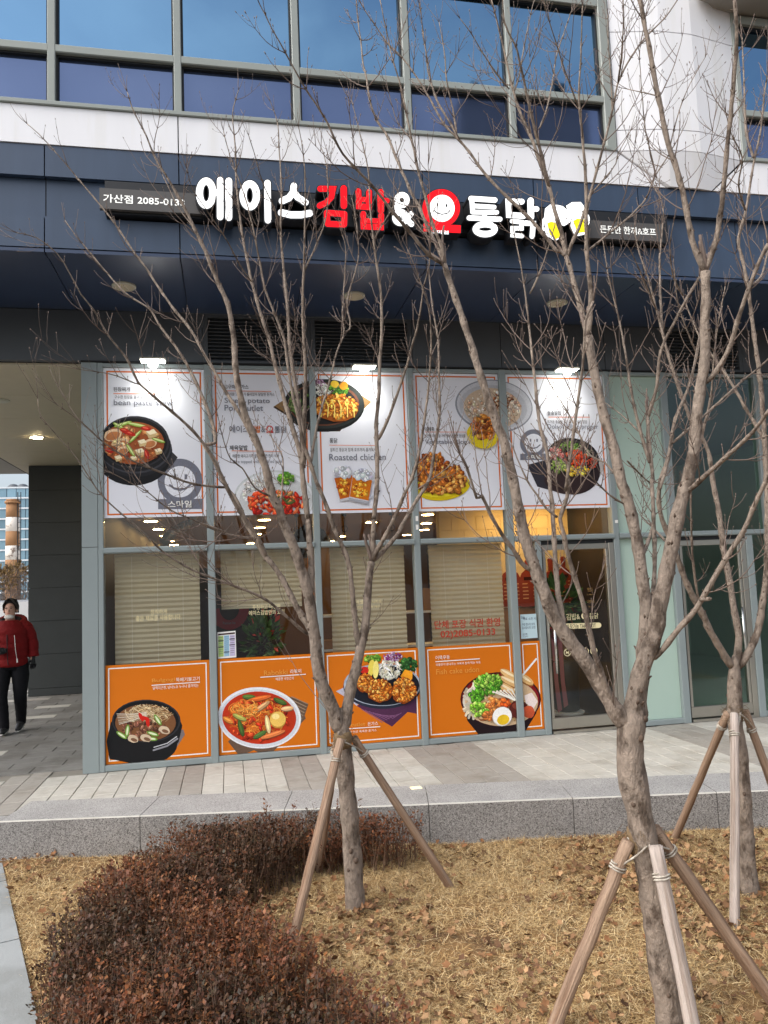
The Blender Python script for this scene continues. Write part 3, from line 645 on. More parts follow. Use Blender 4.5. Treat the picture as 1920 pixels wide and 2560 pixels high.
# ------------------------------------------------------------------ posters
def clip(poly, x0, x1, z0, z1):
    for ax, lim, sg in ((0, x0, 1), (0, x1, -1), (1, z0, 1), (1, z1, -1)):
        out = []; n = len(poly)
        for i in range(n):
            a, b = poly[i], poly[(i+1) % n]; ia, ib = sg*(a[ax]-lim) >= 0, sg*(b[ax]-lim) >= 0
            if ia: out.append(a)
            if ia != ib:
                t = (lim-a[ax])/(b[ax]-a[ax]); out.append((a[0]+(b[0]-a[0])*t, a[1]+(b[1]-a[1])*t))
        poly = out
        if len(poly) < 3: return None
    return poly
class Print:
    """a flat picture printed on a board: coloured shapes given in photo points, cut to the board's edge"""
    def __init__(s, rect, Y): s.r = rect; s.Y = Y; s.v = []; s.f = []; s.c = []; s.k = 0
    def world(s, poly, c, j=0.0):
        poly = clip(poly, *s.r)
        if not poly: return
        c = lin(c); n = len(s.v); y = s.Y-.0004-s.k*1.6e-5; s.k += 1
        s.v += [(x, y, z) for x, z in poly]; s.f.append(list(range(n, n+len(poly))))
        for _ in poly:
            m_ = 1+random.uniform(-j, j); s.c.append((c[0]*m_, c[1]*m_, c[2]*m_, 1))
    def poly(s, z, pts, c, j=0.0):
        s.world([(q.x, q.z) for q in (azz(z, x, y, Y=s.Y) for x, y in pts)], c, j)
    def ell(s, z, cx, cy, rx, ry, c, rot=0, n=30, j=0.0, wob=0.0):
        ca, sa = math.cos(rot), math.sin(rot); P_ = []
        for i in range(n):
            a = 2*math.pi*i/n; w = 1+random.uniform(-wob, wob); x, y = math.cos(a)*rx*w, math.sin(a)*ry*w
            P_.append((cx+x*ca-y*sa, cy+x*sa+y*ca))
        s.poly(z, P_, c, j)
    def line(s, z, pts, w, c):
        for a, b in zip(pts[:-1], pts[1:]): s.poly(z, buffer([a, b], w, round_=False), c)
    def frame(s, inset, w, c):
        x0, x1, z0, z1 = s.r[0]+inset, s.r[1]-inset, s.r[2]+inset, s.r[3]-inset
        for a in ((x0,x1,z1-w,z1),(x0,x1,z0,z0+w),(x0,x0+w,z0+w,z1-w),(x1-w,x1,z0+w,z1-w)):
            s.world([(a[0],a[2]),(a[1],a[2]),(a[1],a[3]),(a[0],a[3])], c)
    def scatter(s, z, cx, cy, rx, ry, n, cols, s0, s1, asp=1.0, wob=.25, rot=0, nv=7, sh=.35):
        """chunks of food spread over an ellipse, each with a darker under-edge and lighter top"""
        for _ in range(n):
            a, r = random.uniform(0, 2*math.pi), math.sqrt(random.random())
            x, y = math.cos(a)*rx*r, math.sin(a)*ry*r
            x, y = cx+x*math.cos(rot)-y*math.sin(rot), cy+x*math.sin(rot)+y*math.cos(rot)
            k = random.uniform(s0, s1); ro = random.uniform(0, math.pi); c = random.choice(cols); mm = random.uniform(.78, 1.14); c = tuple(min(255, max(0, v*mm*random.uniform(.97, 1.03))) for v in c)
            if sh: s.ell(z, x+k*.1, y+k*.22, k, k*asp, tuple(v*(1-sh) for v in c), ro, nv, 0, wob)
            s.ell(z, x, y, k, k*asp, c, ro, nv, .12, wob)
            if sh and k > 6: s.ell(z, x-k*.15, y-k*.15, k*.5, k*asp*.4, tuple(min(255, v*1.3+15) for v in c), ro, 6, .1, wob)
    def noodle(s, z, cx, cy, rx, ry, n, cols, w, ln, curl=.9):
        for _ in range(n):
            a, r = random.uniform(0, 2*math.pi), math.sqrt(random.random()); x, y = cx+math.cos(a)*rx*r, cy+math.sin(a)*ry*r
            d = random.uniform(0, 2*math.pi); pts = [(x, y)]; cv = random.uniform(-curl, curl); c = random.choice(cols); mm = random.uniform(.75, 1.12); c = tuple(min(255, v*mm) for v in c)
            for i in range(6):
                d += cv*.6+random.uniform(-.25, .25); x += math.cos(d)*ln; y += math.sin(d)*ln*.8
                if ((x-cx)/(rx*1.05))**2+((y-cy)/(ry*1.05))**2 > 1: break
                pts.append((x, y))
            if len(pts) > 2: s.poly(z, buffer(pts, w), c, .1)
    def build(s, parent, name='picture'):
        me = bpy.data.meshes.new(name); me.from_pydata(s.v, [], s.f)
        a = me.attributes.new('Col', 'FLOAT_COLOR', 'POINT'); a.data.foreach_set('color', np.array(s.c, np.float32).ravel())
        me.materials.append(M['print']); me.update(); return link(bpy.data.objects.new(name, me), parent)
PY = .034
def board(rect, mt, label):
    t = thing('poster', label, 'poster', ((rect[0]+rect[1])/2, PY, rect[2]), 'menu posters on the shop front')
    box('board', M[mt], t, rect[0], rect[1], PY, PY+.004, rect[2], rect[3]); return t, Print(rect, PY)
OR, ORD = (214,108,36), (190,90,30)
def smiley(pr, t, z, cx, cy, R_, c, tx):
    pr.ell(z, cx, cy, R_, R_*1.0, c, n=44); pr.ell(z, cx, cy+R_*.03, R_*.69, R_*.70, (232,233,240), n=40)
    for dx in (-.22, .26): pr.poly(z, [(cx+dx*R_-R_*.06, cy-R_*.3), (cx+dx*R_+R_*.06, cy-R_*.3), (cx+dx*R_+R_*.06, cy-R_*.08), (cx+dx*R_-R_*.06, cy-R_*.08)], c)
    pr.poly(z, buffer([(cx-R_*.46, cy+R_*.18), (cx-R_*.25, cy+R_*.34), (cx, cy+R_*.40), (cx+R_*.25, cy+R_*.34), (cx+R_*.48, cy+R_*.15)], R_*.09), c)
    pr.poly(z, [(cx-R_*.98, cy+R_*.81), (cx+R_*1.02, cy+R_*.79), (cx+R_*1.02, cy+R_*1.25), (cx-R_*.98, cy+R_*1.26)], c)
    write('스마일', t, z, cx-R_*.55, cy+R_*.88, cx+R_*.52, cy+R_*1.18, PY-.008, M['ink_white'], .02)
RECT = [(-1.210, -.205, 2.492, 4.042), (-.123, .897, 2.492, 4.042), (.973, 1.982, 2.492, 4.042), (2.060, 3.054, 2.492, 4.042), (3.144, 4.337, 2.492, 4.042)]
ink, gry = M['ink_black'], M['ink_grey']
TY = PY-.008
# --- bean paste stew
t, pr = board(RECT[0], 'poster_white', 'white poster of bean paste stew in a black pot with grey smiling emblem')
pr.frame(.028, .016, OR)
smiley(pr, t, 'P', 700, 888, 145, (116,118,130), 1)
pr.poly('P', [(560,800),(640,690),(685,735),(640,800),(480,905)], (58,56,58))
pr.ell('P', 400, 752, 232, 165, (24,24,27)); pr.poly('P', [(165,640),(640,640),(630,770),(190,790)], (24,24,27)); pr.ell('P', 412, 690, 238, 172, (34,34,38)); pr.ell('P', 408, 668, 236, 172, (62,62,68)); pr.ell('P', 405, 660, 232, 168, (30,30,33)); pr.ell('P', 405, 636, 226, 170, (46,46,50)); pr.ell('P', 402, 638, 214, 158, (22,20,20)); pr.ell('P', 398, 642, 200, 138, (150,78,40), j=.1)
pr.scatter('P', 398, 655, 185, 118, 70, [(176,98,52),(190,120,70),(150,60,30),(206,150,96)], 9, 26, .7)
for x, y, s_ in ((265,590,60),(322,642,48),(505,645,46),(330,690,40)):
    pr.ell('P', x, y, s_, s_*.66, (226,190,150), -.3, 14, .1, .05); pr.ell('P', x, y+6, s_*.8, s_*.45, (186,118,72), -.3, 14, .1, .06)
pr.scatter('P', 300, 640, 40, 20, 8, [(232,200,150),(220,180,130)], 10, 22, .7)
for x, y, s_ in ((515,580,36),(440,700,32),(455,640,30),(560,695,26),(400,740,22),(300,740,26)):
    pr.poly('P', [(x-s_,y-s_*.4),(x+s_*.4,y-s_*.8),(x+s_,y-s_*.1),(x+s_*.8,y+s_*.6),(x-s_*.5,y+s_*.9)], (206,178,128), .15); pr.poly('P', [(x-s_,y-s_*.4),(x+s_*.4,y-s_*.8),(x+s_,y-s_*.1),(x-s_*.3,y+s_*.25)], (240,226,190), .05)
for x, y, r_, l_ in ((330,520,-.3,60),(420,525,.2,70),(410,600,-.8,60),(560,625,.3,46),(380,690,1.0,50),(300,530,.5,40)):
    pr.ell('P', x, y, l_, 11, (138,166,70), r_, 14, .2); pr.ell('P', x, y-3, l_*.8, 5, (212,222,150), r_, 12, .1)
for x, y, r_, l_ in ((365,575,.35,52),(480,548,.2,34),(485,715,1.2,34),(240,690,.4,30),(340,560,.2,30)):
    pr.ell('P', x, y, l_, 15, (176,36,26), r_, 14, .15); pr.ell('P', x-4, y-4, l_*.6, 5, (226,96,70), r_, 10)
pr.line('P', [(268,322),(602,324)], 4, OR); pr.build(t)
write('된장찌개', t, 'P', 268, 278, 376, 308, TY, ink, .010); write('구수한 된장을 풀어 깊은 맛을 내는 음식', t, 'P', 275, 332, 606, 356, TY, ink, .004); write('bean paste stew', t, 'P', 270, 360, 655, 410, TY, gry, .004)
# --- sweet potato cutlet and stir fried pork
t, pr = board(RECT[1], 'poster_white', 'white poster of sweet potato pork cutlet and red stir fried pork on rice')
pr.frame(.028, .016, OR)
def skillet(pr):
    pr.poly('Q', [(120,600),(300,480),(700,500),(798,566),(580,768),(390,768)], (150,116,74), .1); pr.poly('Q', [(120,604),(390,772),(580,770),(590,758),(390,758),(130,596)], (66,48,36))
    pr.ell('Q', 470, 592, 280, 182, (20,22,22)); pr.ell('Q', 470, 580, 278, 172, (40,44,42)); pr.ell('Q', 468, 582, 246, 150, (96,56,38)); pr.ell('Q', 466, 584, 232, 138, (28,26,26))
    pr.scatter('Q', 300, 560, 80, 90, 26, [(84,108,52),(196,206,160),(120,140,80)], 14, 30, .4)
    pr.scatter('Q', 460, 480, 55, 45, 60, [(226,226,216),(240,240,234),(206,208,196)], 8, 20, .25, sh=.12); pr.scatter('Q', 440, 435, 36, 20, 24, [(126,62,116),(196,160,190)], 5, 14, .4)
    pr.scatter('Q', 575, 480, 62, 34, 40, [(96,158,42),(140,196,62),(70,120,36)], 8, 20, .7); pr.ell('Q', 545, 445, 30, 24, (236,196,60), .4); pr.ell('Q', 605, 455, 30, 28, (232,156,40), -.3)
    pr.ell('Q', 545, 608, 165, 92, (160,84,24), .12, 24, .1, .05); pr.scatter('Q', 545, 598, 155, 84, 170, [(206,120,36),(226,150,52),(188,96,26),(236,176,80)], 7, 17, .6, sh=.3)
    for k in range(6): pr.poly('Q', buffer([(430+k*46, 540+6*k), (455+k*44, 600), (448+k*46, 672)], 7), (240,214,110), .1)
skillet(pr)
pr.ell('P', 1312, 1000, 264, 182, (206,210,210)); pr.ell('P', 1312, 1003, 252, 172, (228,230,232)); pr.ell('P', 1320, 1012, 236, 156, (204,206,206))
pr.scatter('P', 1210, 955, 110, 84, 130, [(236,232,222),(222,216,204),(244,242,236)], 7, 15, .6, sh=.12); pr.scatter('P', 1200, 945, 90, 60, 30, [(70,56,44)], 2, 4, 1, sh=0)
pr.scatter('P', 1320, 1030, 180, 92, 150, [(196,44,24),(224,74,38),(168,28,18),(232,110,60)], 11, 30, .5); pr.scatter('P', 1360, 1010, 100, 60, 26, [(216,150,90),(84,100,48)], 8, 26, .3)
pr.scatter('P', 1385, 872, 52, 34, 44, [(92,148,44),(64,116,32),(142,186,66)], 8, 17, .9)
pr.line('P', [(985,306),(1290,310)], 4, OR); pr.line('P', [(1035,694),(1358,698)], 4, OR); pr.build(t)
write('고구마 돈가스', t, 'P', 985, 262, 1144, 292, TY, ink, .010); write('부드러운 고구마가 들어있어 달달한 돈가스', t, 'P', 985, 314, 1312, 338, TY, ink, .004)
write('Sweet potato', t, 'P', 988, 348, 1282, 394, TY, gry, .004); write('Pork cutlet', t, 'P', 988, 394, 1238, 434, TY, gry, .004)
write('에이스', t, 'P', 1018, 528, 1148, 574, TY, M['ink_grey'], .012); write('김밥', t, 'P', 1152, 528, 1222, 574, TY, M['ink_orange'], .03); write('&', t, 'P', 1226, 532, 1252, 572, TY, M['ink_grey'], .012); write('통닭', t, 'P', 1312, 532, 1390, 576, TY, M['ink_grey'], .012)
pr2 = Print(RECT[1], PY-.006); pr2.ell('P', 1281, 550, 22, 22, (190,30,36)); pr2.ell('P', 1281, 550, 14, 14, (240,238,236)); pr2.poly('P', [(1260,566),(1304,566),(1304,576),(1260,576)], (190,30,36)); pr2.build(t, 'emblem')
write('제육덮밥', t, 'P', 1020, 656, 1138, 688, TY, ink, .010); write('매콤한 돼지고기와 함께 든든한 한끼 식사', t, 'P', 1040, 714, 1342, 736, TY, ink, .004); write('Rice topped with stir-fried pork', t, 'P', 1045, 752, 1366, 776, TY, gry, .0)
# --- roasted chicken and beer
t, pr = board(RECT[2], 'poster_white', 'white poster of roasted chicken with two glasses of beer, lamp above it')
pr.frame(.028, .016, OR); skillet(pr)
for dx, dy, fl in ((0, 0, 0), (112, 12, 1)):
    if not fl:
        pr.poly('Q', [(534,1050),(660,1040),(672,1240),(578,1258)], (196,196,200)); pr.poly('Q', [(540,1095),(664,1075),(660,1222),(580,1240)], (192,96,18), .1)
        pr.scatter('Q', 605, 1150, 42, 55, 36, [(214,128,30),(232,170,60),(170,76,12)], 6, 16, .7, sh=.1); pr.scatter('Q', 596, 1052, 56, 34, 60, [(236,236,240),(214,216,224),(196,200,212)], 9, 20, .9, sh=.08)
    else:
        pr.poly('Q', buffer([(790,1105),(835,1125),(850,1170),(830,1215),(775,1232)], 14), (188,190,198)); pr.poly('Q', [(668,1060),(802,1060),(770,1275),(640,1245)], (204,204,208)); pr.poly('Q', [(666,1086),(800,1110),(776,1250),(646,1222)], (206,112,20), .1)
        pr.scatter('Q', 722, 1172, 48, 54, 44, [(222,140,30),(238,186,70),(180,84,14)], 6, 16, .7, sh=.1); pr.scatter('Q', 735, 1070, 58, 34, 64, [(238,238,242),(216,218,226),(198,202,214)], 9, 20, .9, sh=.08)
        pr.poly('Q', [(640,1232),(772,1258),(768,1276),(640,1248)], (168,170,178))
pr.line('Q', [(505,868),(830,870)], 4, OR); pr.build(t)
write('통닭', t, 'Q', 508, 816, 564, 850, TY, ink, .010); write('잘튀긴 통닭과 함께 호프까지 즐겨보세요', t, 'Q', 512, 884, 850, 908, TY, ink, .004); write('Roasted chicken', t, 'Q', 505, 926, 898, 968, TY, gry, .004)
# --- rice porridge and chicken
t, pr = board(RECT[3], 'poster_white', 'white poster of vegetable rice porridge with fried chicken on a yellow plate')
pr.frame(.028, .016, OR)
def porridge(pr):
    pr.ell('R', 80, 496, 224, 152, (142,145,154), .12, 44); pr.ell('R', 82, 494, 216, 144, (204,205,211), .12, 44); pr.ell('R', 76, 502, 196, 128, (186,187,193), .12, 44); pr.ell('R', 72, 508, 168, 116, (206,182,156), .12, 40, .04)
    pr.scatter('R', 72, 508, 156, 104, 190, [(226,208,188),(206,182,158),(186,150,120),(236,222,206)], 5, 13, .8, sh=.15); pr.scatter('R', 110, 470, 80, 46, 70, [(136,78,40),(166,104,60),(110,60,34)], 4, 11, .5)
porridge(pr)
def chick(z, cx, cy, rx, ry, n):
    pr.scatter(z, cx, cy, rx, ry, n, [(186,104,34),(206,128,48),(150,74,22),(224,160,80),(120,56,18)], 10, 26, .7, .35)
pr.ell('Q', 1290, 1150, 190, 98, (214,188,22), -.12); pr.ell('Q', 1285, 1135, 178, 88, (240,220,50), -.12)
chick('Q', 1215, 1030, 110, 110, 150); chick('Q', 1330, 1100, 110, 95, 150); chick('Q', 1250, 1150, 120, 50, 90)
pr.ell('Q', 1560, 800, 110, 90, (224,200,32), .35); chick('Q', 1565, 745, 80, 82, 90); pr.poly('Q', [(1640,420),(1700,420),(1700,920),(1640,920)], (232,233,240)) if False else None
pr.line('Q', [(1165,778),(1450,778)], 4, OR); pr.build(t)
write('야채죽', t, 'Q', 1166, 740, 1234, 768, TY, ink, .010); write('신선한 야채들을 가득 넣은 건강한 영양죽', t, 'Q', 1164, 790, 1448, 812, TY, ink, .004); write('Vegetable Rice P', t, 'Q', 1166, 826, 1494, 866, TY, gry, .004)
# --- hot stone bowl
t, pr = board(RECT[4], 'poster_white', 'white poster of hot stone pot rice beside the door, grey emblem at its centre')
pr.frame(.028, .016, OR); porridge(pr); smiley(pr, t, 'R', 308, 708, 78, (116,118,130), 1)
pr.poly('R', [(272,835),(400,800),(440,990),(330,960)], (52,50,58), .1); pr.poly('R', [(690,790),(716,850),(660,960),(600,960)], (186,180,176), .1)
pr.ell('R', 534, 870, 158, 136, (44,33,35), .05, 36, .1); pr.ell('R', 500, 930, 130, 74, (52,38,38), .1, 30, .1); pr.ell('R', 538, 790, 150, 108, (30,26,28), .25); pr.ell('R', 538, 790, 138, 98, (64,60,60), .25); pr.ell('R', 536, 792, 130, 90, (40,34,30), .25)
pr.scatter('R', 440, 770, 42, 36, 60, [(226,140,128),(240,206,196),(206,96,90)], 5, 12, .7); pr.scatter('R', 450, 840, 46, 40, 60, [(160,190,90),(200,214,130),(120,150,60)], 6, 13, .7)
pr.scatter('R', 515, 725, 58, 26, 50, [(84,120,52),(120,156,70)], 5, 13, .5); pr.scatter('R', 600, 755, 46, 44, 50, [(58,50,40),(90,84,64),(150,150,120)], 4, 14, .25)
pr.scatter('R', 640, 820, 30, 44, 40, [(160,60,40),(190,84,60)], 5, 12, .4); pr.scatter('R', 560, 870, 66, 30, 70, [(236,190,40),(246,212,80),(214,158,20)], 6, 12, .8); pr.scatter('R', 545, 800, 66, 46, 110, [(222,72,32),(238,106,56),(198,50,22)], 5, 11, .8)
pr.line('R', [(390,562),(628,562)], 4, OR); pr.build(t)
write('돌솥알밥', t, 'R', 388, 522, 468, 548, TY, ink, .010); write('뜨거운 돌솥에 갖은 재료를 넣은 알밥', t, 'R', 388, 576, 618, 596, TY, ink, .004); write('Dolsot Albap proper', t, 'R', 388, 600, 682, 634, TY, gry, .004)

# --- the orange posters along the bottom
WH = (238,236,230)
ORC = [(-1.210, -.205, .064, 1.022), (-.123, .897, .064, 1.022), (.973, 1.982, .064, 1.022), (2.060, 3.054, .064, 1.022), (3.144, 3.377, .064, 1.022)]
wht, tan = mat('ink_pale', (240,238,232), .65, spec=.15), M['ink_tan']; FALL = (wht, tan)
t, pr = board(ORC[0], 'poster_orange', 'orange poster of bulgogi in a black pot at the building corner')
pr.frame(.026, .011, WH)
pr.poly('U', [(560,1260),(630,1225),(642,1262),(560,1390),(480,1400)], (120,110,110)); pr.poly('U', [(100,1310),(130,1180),(170,1120),(590,1120),(625,1200),(600,1310),(520,1430),(330,1472),(120,1430)], (24,24,26)); pr.ell('U', 350, 1330, 240, 138, (22,22,24)); pr.poly('U', buffer([(425,1370),(520,1340),(590,1290)], 12), (140,140,146)); pr.poly('U', buffer([(428,1350),(520,1322),(585,1276)], 6), (200,200,204))
pr.ell('U', 375, 1168, 238, 148, (44,44,48)); pr.ell('U', 374, 1168, 226, 140, (18,18,20)); pr.ell('U', 370, 1180, 210, 128, (120,78,48), j=.1)
pr.noodle('U', 390, 1120, 165, 68, 120, [(214,186,140),(232,212,172),(190,156,110)], 4, 26, .4); pr.scatter('U', 360, 1220, 150, 66, 70, [(110,66,48),(134,86,66),(88,52,38),(160,112,86)], 9, 24, .5)
for x, y, r_ in ((245,1235,1.7),(455,1160,1.0),(420,1255,.3),(410,1290,.1),(205,1265,.6)):
    pr.ell('U', x, y, 44, 15, (112,150,60), r_, 14, .15); pr.ell('U', x, y, 32, 7, (222,230,190), r_, 12)
for k in range(9): pr.poly('U', buffer([(172+k*2, 1118+k*9), (270, 1120+k*6), (376, 1108+k*3)], 3.2), random.choice(((228,214,190),(196,170,140),(240,230,212))), .1)
for x, y in ((500,1230),(285,1290),(375,1285)): pr.ell('U', x, y, 40, 26, (206,184,156), .3, 14, .15, .1); pr.ell('U', x+6, y+8, 24, 12, (120,86,64), .3, 12)
for x, y, r_ in ((340,1140,1.1),(370,1150,.4),(385,1175,1.4)): pr.ell('U', x, y, 34, 13, (206,36,24), r_, 12, .15)
pr.build(t)
write('Bulgogi', t, 'U', 414, 868, 574, 906, TY, tan, .004); write('뚝배기불고기', t, 'U', 580, 862, 744, 896, TY, wht, .0); write('달짝지근한, 남녀노소 누구나 즐겨먹는', t, 'U', 420, 914, 736, 950, TY, wht, .0)
q = Print(ORC[0], PY-.004); q.line('U', [(412,922),(746,899)], 6, WH); q.build(t, 'rule')
t, pr = board(ORC[1], 'poster_orange', 'orange poster of rabokki noodles on a white oval plate')
pr.frame(.026, .011, WH)
pr.poly('U', [(1340,990),(1496,1050),(1470,1130),(1478,1150),(1400,1230),(1240,1392),(1170,1396),(1120,1370),(1020,1412),(940,1310)], (96,76,62), .25)
for k in range(7): pr.poly('U', buffer([(1380+k*4, 1000+k*24), (1490-k*8, 1050+k*20)], 6), (150,128,106), .2)
pr.ell('U', 1157, 1146, 288, 212, (232,234,238), .06, 48); pr.ell('U', 1157, 1150, 274, 200, (210,212,218), .06, 44); pr.ell('U', 1156, 1146, 256, 182, (188,52,22), .06, 40, .1)
pr.noodle('U', 1140, 1140, 210, 140, 190, [(222,120,40),(236,150,60),(206,92,30)], 6, 18, 1.2); pr.scatter('U', 1150, 1150, 220, 150, 50, [(198,50,22),(222,84,40),(160,36,18)], 12, 28, .5)
for x, y, r_, l_, c in ((1085,1000,.05,46,(84,112,50)),(1300,1030,.4,50,(70,96,44)),(1030,1215,1.3,60,(66,92,40)),(1160,1260,-.5,52,(76,104,50)),(1020,1140,.4,52,(160,160,80)),(1170,1070,-.6,70,(206,160,110)),(1215,1190,1.4,64,(226,196,140)),(1250,1260,-.3,90,(216,120,66)),(1350,1080,-.1,44,(232,180,130)),(1160,1010,-.2,80,(222,106,46)),(940,1160,.5,40,(226,140,60))):
    pr.ell('U', x, y+4, l_, 19, tuple(v*.6 for v in c), r_, 16); pr.ell('U', x, y, l_, 16, c, r_, 16, .2); pr.ell('U', x-3, y-4, l_*.7, 6, tuple(min(255, v*1.25) for v in c), r_, 12)
pr.ell('U', 1284, 1160, 56, 58, (196,140,60)); pr.ell('U', 1284, 1154, 54, 52, (236,194,96), j=.08); pr.ell('U', 1270, 1136, 26, 20, (250,226,150)); pr.noodle('U', 1060, 1080, 90, 60, 60, [(240,170,80),(226,130,50)], 6, 16, 1.4)
pr.build(t)
write('Rabokki', t, 'U', 1188, 812, 1352, 852, TY, tan, .004); write('라볶이', t, 'U', 1370, 808, 1446, 840, TY, wht, .0); write('매콤한 국민간식', t, 'U', 1270, 862, 1394, 888, TY, wht, .0)
q = Print(ORC[1], PY-.004); q.line('U', [(1164,866),(1478,845)], 6, WH); q.build(t, 'rule')
t, pr = board(ORC[2], 'poster_orange', 'orange poster of pork cutlet on a dark plate behind the forked tree')
pr.frame(.026, .011, WH)
pr.poly('V', [(160,932),(330,850),(420,860),(300,1030),(230,975)], (186,182,196), .15); pr.poly('V', [(300,1030),(420,960),(700,960),(700,1082),(640,1070),(535,1168)], (78,42,72), .15)
for k in range(9): pr.poly('V', buffer([(330+k*26, 1050+k*8), (470+k*16, 1140-k*8)], 4), (128,84,120), .2)
pr.ell('V', 470, 900, 262, 150, (40,44,60)); pr.ell('V', 470, 888, 258, 142, (170,180,196)); pr.ell('V', 472, 892, 246, 134, (26,28,38))
pr.scatter('V', 405, 718, 55, 30, 46, [(104,158,48),(148,192,70),(74,122,36)], 8, 19, .7); pr.scatter('V', 640, 755, 56, 44, 60, [(38,84,36),(58,112,48),(26,62,28)], 8, 18, .9)
pr.scatter('V', 520, 780, 74, 70, 120, [(232,228,206),(244,242,230),(214,206,180)], 8, 24, .2, sh=.12); pr.scatter('V', 540, 700, 62, 26, 60, [(140,62,128),(204,170,200),(110,40,104)], 5, 14, .4)
pr.ell('V', 395, 775, 22, 56, (236,214,90), .15); pr.ell('V', 425, 785, 20, 60, (246,230,130), .05); pr.ell('V', 350, 790, 28, 24, (206,40,30)); pr.poly('V', [(590,830),(620,785),(672,800),(668,850),(620,868)], (240,160,36), .1)
for cx, cy, rx, ry, n in ((355,870,62,62,110),(450,920,86,78,190),(610,920,82,86,190)):
    pr.ell('V', cx, cy+6, rx, ry, (140,64,16), 0, 20, .1, .06); pr.scatter('V', cx, cy, rx*.92, ry*.92, n, [(206,112,30),(224,140,48),(182,86,20),(236,168,84)], 6, 14, .6, .35, sh=.35)
pr.build(t)
write('Pork cutlet', t, 'V', 165, 1140, 356, 1172, TY, tan, .004); write('돈가스', t, 'V', 372, 1134, 442, 1162, TY, wht, .0); write('바삭 만은 촉촉한 돈가스', t, 'V', 230, 1186, 432, 1212, TY, wht, .0)
q = Print(ORC[2], PY-.004); q.line('V', [(165,1188),(456,1168)], 6, WH); q.build(t, 'rule')
def udon(pr):
    pr.poly('V', [(1000,980),(1526,980),(1500,1080),(1420,1210),(1390,1222),(1115,1222),(1040,1130)], (30,16,20), .1); pr.ell('V', 1262, 985, 270, 182, (60,10,18)); pr.ell('V', 1262, 985, 258, 172, (126,18,26)); pr.ell('V', 1266, 1005, 246, 160, (206,176,140), j=.1)
    pr.noodle('V', 1070, 1000, 60, 120, 40, [(236,220,190),(246,236,214)], 16, 30, .5); pr.scatter('V', 1260, 1040, 190, 100, 70, [(206,160,110),(226,186,140),(176,110,70)], 12, 28, .6)
    for x, y, r_, l_ in ((1320,820,.5,70),(1330,868,.45,80),(1300,910,.5,84),(1430,850,.6,60)):
        pr.ell('V', x, y+8, l_, 28, (150,98,52), r_, 16); pr.ell('V', x, y, l_, 24, (226,182,120), r_, 16, .12); pr.ell('V', x-6, y-8, l_*.8, 8, (246,224,184), r_, 12)
    pr.scatter('V', 1180, 880, 90, 66, 150, [(92,160,40),(128,190,60),(66,128,30),(160,206,84)], 8, 20, .55); pr.scatter('V', 1100, 960, 50, 40, 60, [(92,160,40),(66,128,30)], 8, 18, .6); pr.scatter('V', 1120, 1050, 66, 48, 70, [(140,196,60),(180,216,100),(100,160,40)], 7, 15, .8)
    pr.scatter('V', 1215, 1020, 46, 40, 26, [(196,110,50),(220,140,70)], 12, 24, .7); pr.scatter('V', 1180, 1090, 36, 30, 16, [(196,110,50)], 12, 22, .7); pr.scatter('V', 1292, 1010, 34, 26, 8, [(232,86,24),(240,110,40)], 14, 20, .8)
    for k in range(7): pr.poly('V', buffer([(1210+k*24, 935-k*3), (1300+k*14, 968+k*4), (1370+k*10, 1000+k*6)], 7), (244,240,228), .05); pr.ell('V', 1210+k*24, 935-k*3, 9, 8, (236,226,206))
    pr.ell('V', 1380, 1050, 66, 62, (84,30,24), 0, 24, .1); pr.ell('V', 1370, 1030, 36, 22, (130,60,44), .2); pr.poly('V', [(1420,960),(1470,940),(1510,1000),(1480,1050),(1430,1010)], (236,220,214), .05); pr.ell('V', 1450, 1070, 40, 40, (196,84,50), 0, 16, .2, .1)
    pr.ell('V', 1268, 1100, 66, 62, (210,206,200), -.5); pr.ell('V', 1268, 1095, 64, 60, (246,244,240), -.5); pr.ell('V', 1275, 1120, 42, 34, (230,190,40), -.3, 20, .1); pr.poly('V', buffer([(1412,820),(1500,715)], 12), (240,238,232))
t, pr = board(ORC[3], 'poster_orange', 'orange poster of fish cake udon in a dark red bowl')
pr.frame(.026, .011, WH); udon(pr); pr.build(t)
write('어묵우동', t, 'V', 826, 690, 922, 720, TY, wht, .0); write('국물맛이 끝내주는 어묵과 함께 먹는 우동', t, 'V', 828, 732, 1128, 760, TY, wht, .0); write('Fish cake udon', t, 'V', 830, 770, 1118, 816, TY, tan, .004)
q = Print(ORC[3], PY-.004); q.line('V', [(826,734),(1122,714)], 6, WH); q.build(t, 'rule')
t, pr = board(ORC[4], 'poster_orange', 'narrow orange poster strip beside the door, end of the udon bowl')
pr.frame(.026, .011, WH); udon(pr); pr.build(t)
